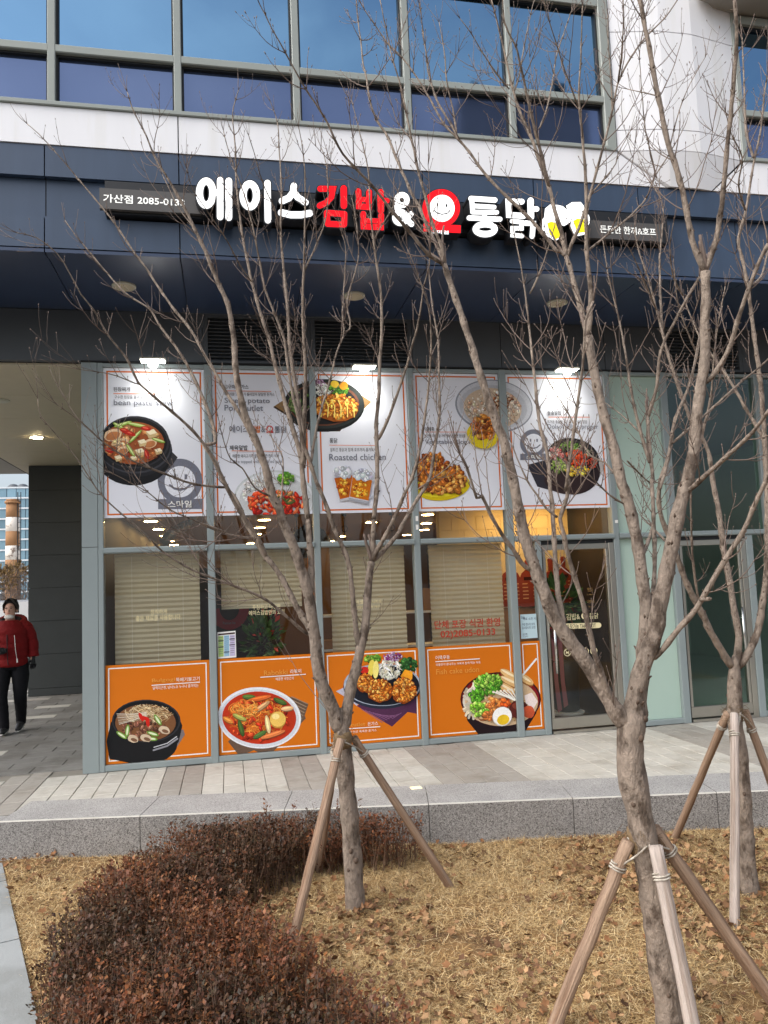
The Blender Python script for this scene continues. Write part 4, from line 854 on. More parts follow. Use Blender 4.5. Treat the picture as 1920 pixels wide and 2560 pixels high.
# ------------------------------------------------------------------ lamps
for k, (z, x, y, lb) in enumerate((('P', 525, 118, 'lit spot lamp above the bean paste stew poster'), ('c', 972, 168, 'lit spot lamp above the roasted chicken poster'), ('R', 500, 294, 'lit spot lamp above the poster next to the door'))):
    q = azz(z, x, y, Y=-.16)
    t = thing('spot_lamp', lb, 'lamp', (q.x, -.1, q.z), 'spot lamps above the posters')
    MB().tube([(q.x, .0, q.z+.06), (q.x, -.08, q.z+.055), (q.x, -.15, q.z+.03)], .009, 8).box(q.x-.03, q.x+.03, -.012, .002, q.z+.03, q.z+.09).build('arm', M['frame'], t)
    MB().box(q.x-.125, q.x+.125, -.235, -.10, q.z+.012, q.z+.03).build('reflector', M['off_lamp'], t)
    MB().box(q.x-.115, q.x+.115, -.228, -.107, q.z+.004, q.z+.011).build('light_panel', M['lamp_glow'], t)
    MB().lathe((q.x, -.165, q.z-.055), [(.008, -.012), (.034, 0), (.05, .025), (.052, .05), (.04, .058)], 16).build('bulb', M['lamp_glow'], t, smooth=True)
    L = bpy.data.lights.new('spot_light', 'SPOT'); L.energy = 10; L.spot_size = math.radians(140); L.spot_blend = 1.0; L.shadow_soft_size = .12; L.color = (1, 1, .93)
    lo = bpy.data.objects.new('spot_light', L); lo.location = (q.x, -.15, q.z-.075)
    lo.rotation_euler = Vector((0, -.42, .90)).to_track_quat('Z', 'Y').to_euler(); link(lo, t)
for k, (x, y, lb) in enumerate(((-.91, -.69, 'unlit round soffit light above the corner end of the sign'), (1.31, -.66, 'unlit round soffit light under the middle of the sign'), (3.51, -.66, 'unlit round soffit light above the door end of the shop'))):
    t = thing('soffit_light', lb, 'ceiling light', (x, y, 4.63), 'round soffit lights')
    MB().lathe((x, y, 4.622), [(.10, 0), (.112, .006), (.112, .018)], 28).build('trim_ring', M['off_lamp'], t); MB().lathe((x, y, 4.617), [(.088, 0), (.092, .004)], 28).build('diffuser', M['beige_ceiling'], t)
def downlight(x, y, z, r, lb, grp, glow, nm='downlight'):
    t = thing(nm, lb, 'ceiling light', (x, y, z), grp)
    MB().lathe((x, y, z-.014), [(r*1.0, 0), (r*1.25, .006), (r*1.25, .014)], 20).build('trim_ring', M['off_lamp'], t); MB().lathe((x, y, z-.018), [(r*.95, 0), (r*.97, .004)], 20).build('diffuser', glow, t)
downlight(-2.71, 3.82, 4.07, .085, 'lit downlight in the beige passage ceiling', 'passage lights', M['warm_soft'])
p = azz('l', -2, 950, Z=4.07); downlight(p.x, p.y, 4.07, .09, 'pale round fitting in the passage ceiling at the photo edge', 'passage lights', M['off_lamp'])
sc_ = (CZ-1.732)/(2.75-1.732)
rows = [('behind the corner window', [(-1.06,3.25),(-1.08,4.79),(-1.10,6.35),(-1.12,7.87),(-1.14,9.26)]), ('behind the second window', [(.55,3.46),(.54,4.95),(.55,6.54),(.52,9.53)]), ('behind the third window', [(2.35,4.4),(2.35,7.9),(2.35,9.6)]), ('behind the fourth window', [(3.0,3.2),(3.42,4.9),(3.81,6.55),(3.79,8.02)]), ('above the door', [(3.75,1.55),(4.35,1.6),(4.55,3.3),(4.6,5.0),(4.6,6.6)])]
od = ['nearest', 'second', 'third', 'fourth', 'fifth']
for nm, pts in rows:
    for k, (x, y) in enumerate(pts):
        downlight(x*sc_, (y+8.105)*sc_-8.105, CZ, .085, 'warm round ceiling light inside the shop, %s in the row %s' % (od[k], nm), 'shop ceiling lights', M['warm_glow'])

# ------------------------------------------------------------------ pleated blinds
def blind(z, corners, lb, zb, sag=0):
    (x0, y0), (x1, y1) = corners
    a, b = azz(z, x0, y0, Y=.16), azz(z, x1, y0, Y=.16); zt = 2.128; xa, xb = a.x, b.x
    t = thing('blind', lb, 'blind', ((xa+xb)/2, .16, zb), 'pleated window blinds')
    n = max(4, int((zt-.03-zb)/.050)); v, f = [], []
    for i in range(2*n+1):
        zz_ = zt-.03-(zt-.03-zb)*i/(2*n); yy = .16+(.007 if i % 2 else -.007)
        for j in range(9):
            u = j/8; v.append((xa+(xb-xa)*u+random.uniform(-.001,.001), yy+random.uniform(-.001,.001), zz_-sag*4*u*(1-u)*(i/(2*n))**3))
    for i in range(2*n):
        for j in range(8): a_ = i*9+j; f.append((a_, a_+1, a_+10, a_+9))
    MB().add(v, f).build('shade', M['blind'], t)
    box('head_box', M['blind'], t, xa, xb, .14, .18, zt-.028, zt-.002); box('bottom_bar', M['blind'], t, xa, xb, .147, .173, zb-.022-sag*0, zb-.003)
    for u in (.2, .5, .8): x = xa+(xb-xa)*u; MB().tube([(x, .146, zt-.03), (x, .146, zb)], .0012, 4).build('cord', M['ink_white'], t)
blind('S', ((742, 230), (1290, 230)), 'cream pleated blind behind the corner window, fully lowered', .82)
blind('A', ((132, 205), (650, 190)), 'cream pleated blind behind the second window, half raised', azz('A', 400, 555, Y=.16).z)
blind('A', ((838, 175), (1318, 165)), 'cream pleated blind behind the third window, slightly crooked', .93)
blind('V', ((778, 0), (1262, 0)), 'cream pleated blind behind the window with red lettering', azz('V', 1000, 625, Y=.16).z)

# ------------------------------------------------------------------ lettering and notices on the glass
GY = .046
cr = M['ink_cream']
def glass_text(lb, lines, mt, bold, name='window_lettering'):
    t = None
    for (s_, z, x0, y0, x1, y1) in lines:
        if t is None:
            q = azz(z, x0, y1, Y=GY); t = thing(name, lb, 'lettering', (q.x, GY, q.z), 'lettering on the shop glass')
        write(s_, t, z, x0, y0, x1, y1, GY, mt, bold)
    return t
glass_text('cream two line lettering over the fully lowered corner blind', [('정직하게', 'U', 404, 398, 518, 428), ('좋은 재료를 사용합니다.', 'U', 302, 442, 618, 466)], cr, .006)
glass_text('cream two line lettering above the plant in the second window', [('푸짐하고 다양한', 'U', 1108, 366, 1304, 390), ('에이스김밥만의 요리', 'U', 1084, 406, 1330, 428)], cr, .006)
glass_text('cream two line lettering between the tree forks on the third window', [('특별한 레시피로', 'V', 296, 324, 468, 340), ('다양한 먹거리', 'V', 306, 362, 458, 374)], cr, .006)
t = glass_text('red outlined lettering with phone number on the fourth window', [('단체 포장 식권 환영', 'V', 820, 462, 1258, 494), ('02)2085-0133', 'V', 860, 530, 1226, 566)], M['ink_red'], .004)
for (s_, z, x0, y0, x1, y1) in [('단체 포장 식권 환영', 'V', 818, 460, 1260, 496), ('02)2085-0133', 'V', 858, 528, 1228, 568)]: write(s_, t, z, x0, y0, x1, y1, GY+.0018, M['gap'], .022, 'outline')
DY = .040
t = glass_text('cream shop name and rounded label on the glass door', [('에이스', 'D', 440, 882, 548, 934), ('김밥&', 'D', 556, 878, 698, 938), ('통닭', 'D', 790, 872, 886, 928)], cr, .012, 'door_lettering')
def flat(parent, name, z, pl, mt, Y): 
    w = [(q.x, q.z) for q in (azz(z, x, y, Y=Y) for x, y in pl)]; return MB().add([(x, Y, zz_) for x, zz_ in w], [tuple(range(len(w)))]).build(name, mt, parent)
flat(t, 'ring', 'D', disc('D', 742, 900, 32, 34, 24), cr, DY+.001); flat(t, 'ring_hole', 'D', disc('D', 742, 900, 17, 18, 20), M['gap'], DY)
flat(t, 'label_bar', 'D', buffer([(470,1010),(888,996)], 56), cr, DY+.002); write('포장가능 TAKE OUT', t, 'D', 560, 986, 860, 1022, DY, M['ink_black'], .006)
for s_, x0, y0, x1, y1 in (('맛있다.', 772, 612, 832, 650), ('다양하다.', 770, 736, 852, 770)): write(s_, t, 'D', x0, y0, x1, y1, DY, mat('gold', (150,118,66), .5), .004)
for s_, x0, y0, x1, y1 in (("It's delicious", 766, 672, 850, 686), ('Be various', 786, 796, 848, 810)): write(s_, t, 'D', x0, y0, x1, y1, DY, mat('gold', (140,112,66), .5), .0)
for cx, cy in ((567, 1275), (752, 1265), (838, 1258)):
    mb = MB(); an = [2*math.pi*i/28 for i in range(28)]
    o_ = [azz('D', cx+math.cos(a)*36, cy+math.sin(a)*39, Y=DY) for a in an]; i_ = [azz('D', cx+math.cos(a)*29, cy+math.sin(a)*32, Y=DY) for a in an]
    mb.add([tuple(q) for q in o_+i_], [(i, (i+1) % 28, 28+(i+1) % 28, 28+i) for i in range(28)])
    mb.add([tuple(azz('D', x, y, Y=DY-.0005)) for x, y in buffer([(cx-22, cy-24), (cx+22, cy+24)], 6)], [tuple(range(14))]) if False else None
    for pl in (buffer([(cx-22, cy-24), (cx+22, cy+24)], 6, round_=False), buffer([(cx-16, cy+4), (cx+14, cy-2)], 11, round_=False), buffer([(cx+10, cy-16), (cx+14, cy+2)], 6, round_=False), buffer([(cx-12, cy+4), (cx-14, cy+18)], 5, round_=False), buffer([(cx+8, cy), (cx+8, cy+16)], 5, round_=False)):
        n0 = len(mb.v); Yk = DY-.0002*(len(mb.f)-27); mb.add([tuple(azz('D', x, y, Y=Yk)) for x, y in pl], [tuple(range(len(pl)))])
    mb.build('prohibition_symbol', cr, t)
# paper notices
def sheet(lb, z, quad, mt, name='paper_notice'):
    P_ = [azz(z, x, y, Y=.043) for x, y in quad]; t = thing(name, lb, 'notice', tuple(P_[3]), None)
    MB().add([tuple(q) for q in P_]+[(q.x, q.y+.001, q.z) for q in P_], [(0,1,2,3),(7,6,5,4),(0,4,5,1),(1,5,6,2),(2,6,7,3),(3,7,4,0)]).build('sheet', mt, t); return t
t = sheet('pale blue handwritten paper taped to the narrow pane beside the door', 'D', [(84,886),(246,878),(264,1124),(94,1136)], M['paper'])
hand = mat('hand_ink', (60,70,100), .6)
for x0, y0, x1, y1, s_ in ((92,905,132,930,'오늘'), (112,918,242,940,'재료 소진 시'), (104,975,232,995,'마감 합니다 보세'), (102,1010,238,1030,'감사합니다 오전'), (108,1078,160,1098,'오후'), (118,1102,164,1122,'다시')): write(s_, t, 'D', x0, y0, x1, y1, .0415, hand, .0)
sheet('small white note stuck on the door glass behind the branch', 'D', [(410,812),(468,806),(470,862),(414,866)], M['ink_white'])
t = sheet('framed colour chart leaning in the second window', 'U', [(866,556),(992,544),(998,728),(870,738)], M['ink_white'], 'chart')
pr = Print((-9, 9, 0, 9), .0425)
pr.poly('U', [(872,566),(988,554),(988,566),(872,577)], (70,50,50))
for k, c in enumerate(((170,196,120), (150,190,216), (196,186,214))):
    x = 872+k*40; pr.poly('U', [(x,582-k*4),(x+36,579-k*4),(x+38,722-k*3),(x+2,726-k*3)], c)
    for j in range(9): pr.line('U', [(x+4, 592-k*4+j*14), (x+32, 590-k*4+j*14)], 3, (110,120,120))
for j, x in ((612, 872), (655, 872), (600, 950), (640, 950), (690, 912)): pr.poly('U', [(x,j),(x+38,j-3),(x+38,j+3),(x,j+6)], (60,50,60))
pr.build(t)

# ------------------------------------------------------------------ things seen inside
M['board_red'] = mat('board_red', (150,56,26), .5, var=.06); M['leaf_green'] = mat('leaf_green', (74,110,50), .5, var=.2, vscale=20, obj_var=.1); M['leaf_red'] = mat('leaf_red', (200,60,34), .5)
M['pot'] = mat('pot', (38,44,48), .35); M['wood'] = mat('wood', (150,106,60), .5, var=.12, vscale=8); M['ribbon'] = mat('ribbon', (190,110,110), .4); M['ribbon_red'] = mat('ribbon_red', (150,20,34), .35)
BYY = 1.05
tile = box('shop_partition', M['in_tile'], None, azz('T', 280, 300, Y=BYY).x-.7, azz('T', 662, 300, Y=BYY).x, BYY, BYY+.12, .012, CZ-.003); props(tile, kind='structure')
box('partition_dado', M['wood'], tile, azz('T', 280, 300, Y=BYY).x-.7, azz('T', 662, 300, Y=BYY).x, BYY-.02, BYY-.001, .012, azz('T', 400, 440, Y=BYY).z)
for i in range(3):
    pass
zz0 = azz('T', 400, 440, Y=BYY).z; xl, xr = azz('T', 280, 300, Y=BYY).x-.7, azz('T', 662, 300, Y=BYY).x
r = 0; z_ = zz0+.003
ME_T = None
while z_ < CZ-.01:
    x = xl - (.0 if r % 2 else .16)
    while x < xr:
        a, b = max(x, xl)+.003, min(x+.32, xr)-.003
        if b-a > .03: box('wall_tile', M['in_tile'], tile, a, b, BYY-.010, BYY-.0005, z_, min(z_+.157, CZ-.006))
        x += .32
    z_ += .163; r += 1
for k, (x0, x1, ytop, yh, yb) in enumerate(((283, 312, 262, 180, 440), (318, 404, 264, 185, 440), (414, 486, 262, 200, 440), (532, 602, 266, 192, 470), (604, 660, 250, 184, 470))):
    xc = (x0+x1)/2; a, b = azz('T', x0, yb, Y=BYY-.03), azz('T', x1, ytop, Y=BYY-.03); hz_ = azz('T', xc, yh, Y=BYY-.03).z; X = (a.x+b.x)/2; w = (b.x-a.x)/2; zt = b.z
    t = thing('menu_board', 'orange brown cutting board menu on the tiled shop wall, %s from the blind' % od[k], 'menu board', (X, BYY-.03, a.z), 'cutting board menus')
    out = [(X-w, a.z), (X+w, a.z), (X+w, zt-.07), (X+w*.75, zt-.01), (X+w*.25, zt+.03), (X+.028, hz_-.05), (X+.034, hz_-.02), (X+.016, hz_), (X-.016, hz_), (X-.034, hz_-.02), (X-.028, hz_-.05), (X-w*.25, zt+.03), (X-w*.75, zt-.01), (X-w, zt-.07)]
    mb = MB(); tris_prism(mb, out, BYY-.035, BYY-.013); mb.build('board', M['board_red'], t)
    pr = Print((-9, 9, 0, 9), BYY-.036)
    pr.world([(X-w*.6, zt-.10), (X+w*.6, zt-.10), (X+w*.6, zt-.06), (X-w*.6, zt-.06)], (60,24,14))
    nl = int((zt-a.z-.16)/.045)
    for j in range(nl):
        zc = zt-.15-j*.045; pr.world([(X-w*.8, zc), (X-w*.8+w*random.uniform(.5, .9), zc), (X-w*.8+w*.7, zc+.012), (X-w*.8, zc+.012)], (226,170,120)); pr.world([(X+w*.5, zc), (X+w*.8, zc), (X+w*.8, zc+.012), (X+w*.5, zc+.012)], (226,170,120))
    pr.build(t, 'menu_text')
# standing plant with ribbon behind the door
q = azz('D', 640, 1850, Y=.55)
t = thing('potted_plant', 'tall dark pot with leafy plant and congratulation ribbon inside the door', 'plant', (q.x, .75, .012)); px, py_ = q.x, .75
MB().lathe((px, py_, .10), [(.12, 0), (.15, .03), (.165, .45), (.17, .62), (.15, .62)], 24).build('pot', M['pot'], t, smooth=True); MB().lathe((px, py_, .07), [(.19, 0), (.20, .02), (.20, .035)], 24).build('saucer', M['ink_white'], t); MB().box(px-.06, px+.06, py_-.06, py_+.06, .012, .07).build('stand', M['ink_white'], t)
def leafset(name, parent, c, r, n, size, mt, up=.4):
    v, f = [], []
    for i in range(n):
        a, b, rr = random.uniform(0, 6.283), random.uniform(-1, 1), random.random()**.4
        d = Vector((math.cos(a)*math.sqrt(1-b*b), math.sin(a)*math.sqrt(1-b*b), b)); p_ = Vector(c)+Vector((d.x*r[0], d.y*r[1], d.z*r[2]))*rr
        ax = (d+Vector((random.uniform(-.6,.6), random.uniform(-.6,.6), up))).normalized(); sd = ax.cross(Vector((random.uniform(-1,1), random.uniform(-1,1), random.uniform(-1,1)))).normalized(); s_ = size*random.uniform(.6, 1.3); nn = ax.cross(sd)*s_*.12
        k = len(v); v += [tuple(p_), tuple(p_+ax*s_*.5+sd*s_*.28+nn), tuple(p_+ax*s_), tuple(p_+ax*s_*.5-sd*s_*.28+nn)]; f += [(k, k+1, k+2), (k, k+2, k+3)]
    return MB().add(v, f).build(name, mt, parent)
leafset('foliage', t, (px-.02, py_, 1.42), (.20, .18, .30), 120, .15, M['leaf_green'])
MB().tube([(px, py_, .6), (px+.01, py_, 1.0), (px-.01, py_, 1.45)], .016, 8).build('stem', M['wood'], t)
rb = MB()
for i in range(14):
    a = random.uniform(0, 6.28); c = Vector((px-.20+.03*math.cos(a), py_-.2, 1.05+.10*math.sin(a*2))); rb.tube([c+Vector((0,0,-.02)), c+Vector((math.cos(a)*.06, -.03, math.sin(a)*.06)), c+Vector((math.cos(a)*.02, -.01, math.sin(a)*.09))], .012, 5, sq=(1.6, .25))
rb.build('bow', M['ribbon_red'], t)
for dx, dz in ((-.24, 0), (-.16, .05)): MB().add([(px+dx, py_-.2, 1.0), (px+dx+.055, py_-.2, 1.0), (px+dx+.04, py_-.24, .5), (px+dx+.075, py_-.22, .16+dz), (px+dx+.02, py_-.22, .13+dz), (px+dx-.01, py_-.24, .5)], [(0,1,2,5),(5,2,3,4)]).build('ribbon_tail', M['ribbon'], t)
# plant with red leaves in the second window
q = azz('U', 1180, 600, Y=.45)
t = thing('window_plant', 'bushy green plant with red flowers behind the second window', 'plant', (q.x, .45, .012))
leafset('foliage', t, (q.x, .45, q.z), (.20, .12, .26), 190, .10, M['leaf_green']); leafset('flower', t, (q.x+.03, .40, q.z+.05), (.24, .10, .28), 16, .08, M['leaf_red']); MB().lathe((q.x, .45, .012), [(.11, 0), (.13, .05), (.15, .6), (.15, .72)], 18).build('pot', M['wood'], t)
# dark noodle bar and display wall a little further in
t = thing('display_wall', 'dark display wall with a red ring picture behind the second window', 'wall panel', (-.2, 1.7, .012))
box('panel', M['in_dark'], t, -1.26, .62, 1.7, 1.75, .012, 2.0)
q = azz('U', 950, 420, Y=1.69); mb = MB(); an = [math.pi*(1+i/16) for i in range(17)]
mb.add([(q.x+math.cos(a)*.24, 1.692, q.z+math.sin(a)*.26+.05) for a in an]+[(q.x+math.cos(a)*.12, 1.692, q.z+math.sin(a)*.15+.06) for a in an], [(i, i+1, 18+i, 17+i) for i in range(16)]); mb.build('red_ring', M['ribbon_red'], t)
write('Premium line', t, 'U', 905, 482, 992, 498, 1.690, M['ink_grey'], 0)
# shelf with boxes behind the third window
t = thing('shelf_unit', 'white open shelf unit with boxes behind the third window', 'shelf', (1.45, 1.1, .012))
for z_ in (.50, .95, 1.35): box('shelf', M['ink_white'], t, 1.0, 2.6, 1.0, 1.3, z_, z_+.025)
for x in (1.0, 1.78, 2.58): box('upright', M['steel'], t, x, x+.02, 1.31, 1.33, .012, 1.6)
for lb, x, z_, w, h, mt in (('brown carton on the shelf behind the third window', 1.08, .976, .20, .10, 'wood'), ('tan picture card standing on the shelf right of the crooked blind', 2.28, 1.376, .14, .26, 'wood'), ('grey metal box on the lower shelf behind the third window', 1.06, .526, .26, .2, 'steel')):
    o = MB().box(x, x+w, 1.02, 1.16, z_, z_+h).box(x+.01, x+w-.01, 1.03, 1.15, z_+h+.0005, z_+h+.006).build('carton', M[mt]); props(o, lb, 'box')
for k, (z, x, y, lb) in enumerate((('c', 572, 1090, 'second'), ('c', 855, 1080, 'third'), ('c', 1135, 1080, 'third, nearest the fourth'), ('c', 1405, 1075, 'fourth'))):
    q = azz(z, x, y, Y=1.5); zt = CZ
    t = thing('pendant_cord', 'black pendant cord with looped knot hanging behind the %s window' % lb, 'pendant', (q.x, 1.5, 2.25), 'pendant cords in the shop')
    MB().lathe((q.x, 1.5, CZ-.06), [(.03, 0), (.034, .03), (.034, .06)], 12).build('canopy', M['black_metal'], t)
    pts = [(q.x, 1.5, CZ-.06), (q.x, 1.5, 2.47)]+[(q.x+.035*math.sin(a)*(1 if i < 9 else -1), 1.5, 2.43+.04*math.cos(a)) for i, a in enumerate([2*math.pi*i/9 for i in range(10)])]+[(q.x, 1.5, 2.35), (q.x, 1.5, 2.24)]
    MB().tube(pts, .005, 6).build('cord', M['black_metal'], t)
    MB().lathe((q.x, 1.5, 2.08), [(.16, 0), (.13, .07), (.05, .14), (.02, .16)], 18).build('lamp_shade', M['black_metal'], t)
q = azz('c', 650, 1150, Y=1.2); t = thing('round_pendant', 'large dark round pendant shade behind the second mullion', 'pendant', (q.x, 1.2, q.z-.2)); MB().lathe((q.x, 1.2, q.z-.14), [(.26, 0), (.25, .06), (.18, .18), (.06, .26)], 24).build('lamp_shade', M['black_metal'], t, smooth=True); MB().tube([(q.x, 1.2, q.z+.12), (q.x, 1.2, CZ)], .006, 6).build('cord', M['black_metal'], t)
# duct seen through the strip window above the corner blind
o = MB().tube([(-.75, 1.3, 2.30), (-.62, 1.32, 2.44), (-.45, 1.35, 2.52)], .06, 14).tube([(-.45, 1.35, 2.52), (-.35, 1.36, CZ-.002)], .04, 10).build('ceiling_duct', M['steel'], smooth=True); props(o, 'grey bent duct under the shop ceiling at the corner window', 'duct')
o = MB().box(.84, .895, .13, .16, 1.02, 2.12).box(.835, .90, .12, .129, 1.0, 1.02).build('orange_post', M['poster_orange']); props(o, 'narrow orange banner strip inside by the second mullion', 'banner')
# ------------------------------------------------------------------ bare street trees, limb by limb
def bark(name, c, c2):
    m_ = mat(name, c, .88, var=.34, vscale=26, bump=1.0, bscale=48, c2=c2, c2s=15, c2lo=.50, c2hi=.62, stretch=(1, 1, .55)); return m_
M['bark'] = bark('bark', (138,124,111), (88,75,64)); M['twig'] = mat('twig', (112,96,86), .7, var=.12, vscale=12); M['knot'] = mat('knot', (92,76,64), .85, var=.2, vscale=30)
def parse(s):
    out = []
    for seg in s.split(';'):
        z, pts = seg.strip().split(':')
        for q in pts.split(): x, y = q.split(','); out.append(zz(z, float(x), float(y)))
    return out
def catmull(P, step):
    out = []; n = len(P)
    for i in range(n-1):
        p0, p1, p2, p3 = P[max(i-1, 0)], P[i], P[i+1], P[min(i+2, n-1)]
        k = max(2, int((p2-p1).length/step))
        for j in range(k):
            t = j/k; out.append(.5*((2*p1)+(p2-p0)*t+(2*p0-5*p1+4*p2-p3)*t*t+(3*p1-p0-3*p2+p3)*t**3))
    out.append(P[-1]); return out
def sweep(mb, P, R, n): mb.tube(P, R, n)
def twig_pts(p, d, L, up, curve):
    pts = [Vector(p)]; d = d.normalized(); k = max(3, int(L/.03)); k = min(k, 12); st = L/k
    for i in range(k):
        d = (d+Vector((random.uniform(-.12,.12), random.uniform(-.12,.12), up/k*curve+random.uniform(-.06,.08)))).normalized(); pts.append(pts[-1]+d*st)
    return pts
class Tree:
    def __init__(s, label, base, y0):
        s.t = thing('bare_tree', label, 'tree', base, 'young bare trees in the planting bed'); s.known = []; s.y0 = y0; s.n = 0
    def limb(s, spec, r0, r1, yend, trunk=False, twigs=1.0, step=.045, name=None, sides=None):
        px = parse(spec); n = len(px)
        if trunk: ys = s.y0
        else:
            u, v = px[0]; best = min(s.known, key=lambda q: (q[0]-u)**2+(q[1]-v)**2); ys = best[2]
        acc = [0]
        for a, b in zip(px[:-1], px[1:]): acc.append(acc[-1]+math.hypot(b[0]-a[0], b[1]-a[1]))
        W3, RR = [], []
        for i, (u, v) in enumerate(px):
            t = acc[i]/acc[-1]; Y = ys+(yend-ys)*t; p = at(u, v, Y=Y); W3.append(p); s.known.append((u, v, Y))
        for (u, v), (u2, v2), a, b in zip(px[:-1], px[1:], W3[:-1], W3[1:]):
            for k in range(1, 6): s.known.append((u+(u2-u)*k/6, v+(v2-v)*k/6, a.y+(b.y-a.y)*k/6))
        P_ = catmull(W3, step); L = [0]
        for a, b in zip(P_[:-1], P_[1:]): L.append(L[-1]+(b-a).length)
        tot = L[-1]; big = r0 > 8
        nxt = random.uniform(.03, .10); nodes = []
        for i, p in enumerate(P_):
            t = L[i]/tot; r = ((r0*(1-t)**1.15+r1*(1-(1-t)**1.15))*(1 if trunk else .92 if r0 > 14 else .80) if r0-r1 > 3 else (r0+(r1-r0)*t)*(1 if trunk else .80))*depth(p)/FPX
            node = False
            if L[i] > nxt and not trunk:
                node = True; nxt = L[i]+random.uniform(.07, .15); nodes.append(i)
            if trunk: r *= (1+.05*math.sin(L[i]*23)+random.uniform(-.03, .03))*(1-.62*max(0, (L[i]-(tot-.20))/.20)**1.6)
            RR.append(r*(1.22 if node and r < .02 else 1.12 if node else 1.0)*random.uniform(.97, 1.03))
            P_[i] = p+Vector((random.uniform(-1,1), random.uniform(-1,1), 0))*(.0012+r*.02)
        if not trunk: RR[0] *= .8; RR[1] *= 1.12
        mb = MB(); mb.tube(P_, RR, sides or (18 if trunk else 12 if r0 > 10 else 8 if r0 > 5 else 6), jit=.035 if r0 > 8 else 0); mb.sm = True; mb.cur = 1
        # knots, pruning stubs and buds on the wood itself
        for i in nodes:
            if i >= len(P_)-1 or i == 0: continue
            ax = (P_[i+1]-P_[i-1]).normalized()
            for q in range(2 if RR[i] < .02 else random.choice((1, 1, 2))):
                o = ax.cross(Vector((random.uniform(-1,1), random.uniform(-1,1), random.uniform(-1,1)))).normalized(); r = RR[i]
                b0 = P_[i]+o*r*.8; mb.tube([b0, b0+(o*.7+ax*.7)*(.010+r*.35)], [max(.0022, r*.24), max(.0010, r*.07)], 5)
        if trunk or big:
            for _ in range(int(tot*9)):
                i = random.randrange(2, len(P_)-2); ax = (P_[i+1]-P_[i-1]).normalized(); o = ax.cross(Vector((random.uniform(-1,1), random.uniform(-1,1), random.uniform(-.4,.4)))).normalized(); r = RR[i]
                rr = r*random.uniform(.14, .30); mb.ball(P_[i]+o*r*.93, (rr, rr, rr*1.2), 7, 5)
        ob = mb.build(name or ('trunk' if trunk else 'branch'), [M['bark'], M['knot']], s.t); s.n += 1
        # side twigs
        if twigs and not trunk:
            tw = MB(); tw.sm = True
            for i in nodes:
                if RR[i] > .016 or i < 2: 
                    if random.random() > .12: continue
                if i >= len(P_)-1: continue
                ax = (P_[i+1]-P_[max(0, i-1)]).normalized(); t = L[i]/tot
                o = ax.cross(Vector((random.uniform(-1,1), random.uniform(-.8,.8), random.uniform(-1,1)))).normalized()
                for sg in (1, -1):
                    if random.random() > .60*twigs: continue
                    Lt = random.choice((.06, .09, .14, .20, .30, .42, .55))*random.uniform(.7, 1.2)*(1.15-.55*t)
                    d = ax*random.uniform(.5, .9)+o*sg*random.uniform(.6, 1.0); pts = twig_pts(P_[i], d, Lt, 1.0, .9)
                    r_ = min(RR[i]*.6, .0032); tw.tube(pts, [r_*(1-.62*k/(len(pts)-1)) for k in range(len(pts))], 5)
                    e = pts[-1]; de = (pts[-1]-pts[-2]).normalized(); tw.tube([e, e+de*.007, e+de*.014], [.0016, .0027, .0006], 5)
                    if Lt > .11:
                        for k in range(1, len(pts)-1):
                            for s2 in (1, -1):
                                if random.random() < .34*twigs:
                                    dk = (pts[k+1]-pts[k]).normalized(); o2 = dk.cross(Vector((random.uniform(-1,1), random.uniform(-1,1), random.uniform(-1,1)))).normalized()
                                    q = twig_pts(pts[k], dk*.7+o2*s2*.8, Lt*random.uniform(.18, .45), 1.0, .8); tw.tube(q, [r_*.55*(1-.5*j/(len(q)-1)) for j in range(len(q))], 4)
                                    e = q[-1]; de = (q[-1]-q[-2]).normalized(); tw.tube([e, e+de*.006, e+de*.012], [.0014, .0024, .0006], 4)
            # the leader ends in a fork of fine shoots
            e = P_[-1]; d = (P_[-1]-P_[-3]).normalized()
            for q in range(3):
                pts = twig_pts(e, d+Vector((random.uniform(-.5,.5), random.uniform(-.4,.4), random.uniform(0,.4))), random.uniform(.08, .22), .6, .6); tw.tube(pts, [max(.0016, RR[-1]*.7)*(1-.5*k/(len(pts)-1)) for k in range(len(pts))], 4)
            if tw.v: tw.build('twig_spray', M['twig'], ob)['kind'] = 'stuff'
        return ob

# --- tree A: forked tree in front of the third window
A = Tree('bare forked tree in front of the roasted chicken poster, low twin trunk', (.74, -3.12, -.3), -3.12)
A.limb('p:889,2282 886,2230 880,2120 870,2000 862,1910 857,1850 853,1810 850,1770', 25, 20, -3.10, trunk=True)
A.limb('A:905,1370 850,1190 795,1080 765,960 750,830 735,700 715,560 690,430 650,300 610,180 570,80 530,0;c:470,1000 430,930 400,800 365,690 330,590 290,500 250,380 215,200 200,0;a:1350,1330 1300,1220 1250,1100 1215,1010 1170,920 1110,790 1040,660 960,530 910,440 870,340 820,240 780,160 755,70', 18, 1.3, -3.45)
A.limb('A:715,500 720,300 710,150 700,0;c:640,1066 625,950 605,780 600,700 560,560 520,430 480,280 440,130 410,0;b:240,1380 190,1200 160,1060 130,900 100,650 90,400 75,200 110,60', 10, 1.3, -2.75)
A.limb('c:600,720 600,500 570,300 545,150 530,0;b:400,1350 380,1150 360,900 365,650 350,400 340,250 300,130', 7, 1.2, -2.5)
A.limb('c:615,760 620,400 625,200 615,0;b:490,1300 500,1000 505,700 500,500 480,350 465,280', 7, 1.2, -3.5)
A.limb('b:500,1130 560,1000 620,850 640,700 630,500 600,400', 3, 1.1, -3.3)
A.limb('A:780,830 690,670 620,550 560,430 500,330 410,215 340,90 290,0;c:220,960 150,860 80,700 20,620;P:930,640 900,480 830,310 770,180 700,60;a:1010,1540 950,1460 890,1360 830,1320 740,1260 640,1150 540,1030 440,910 385,830', 10, 1.2, -2.6)
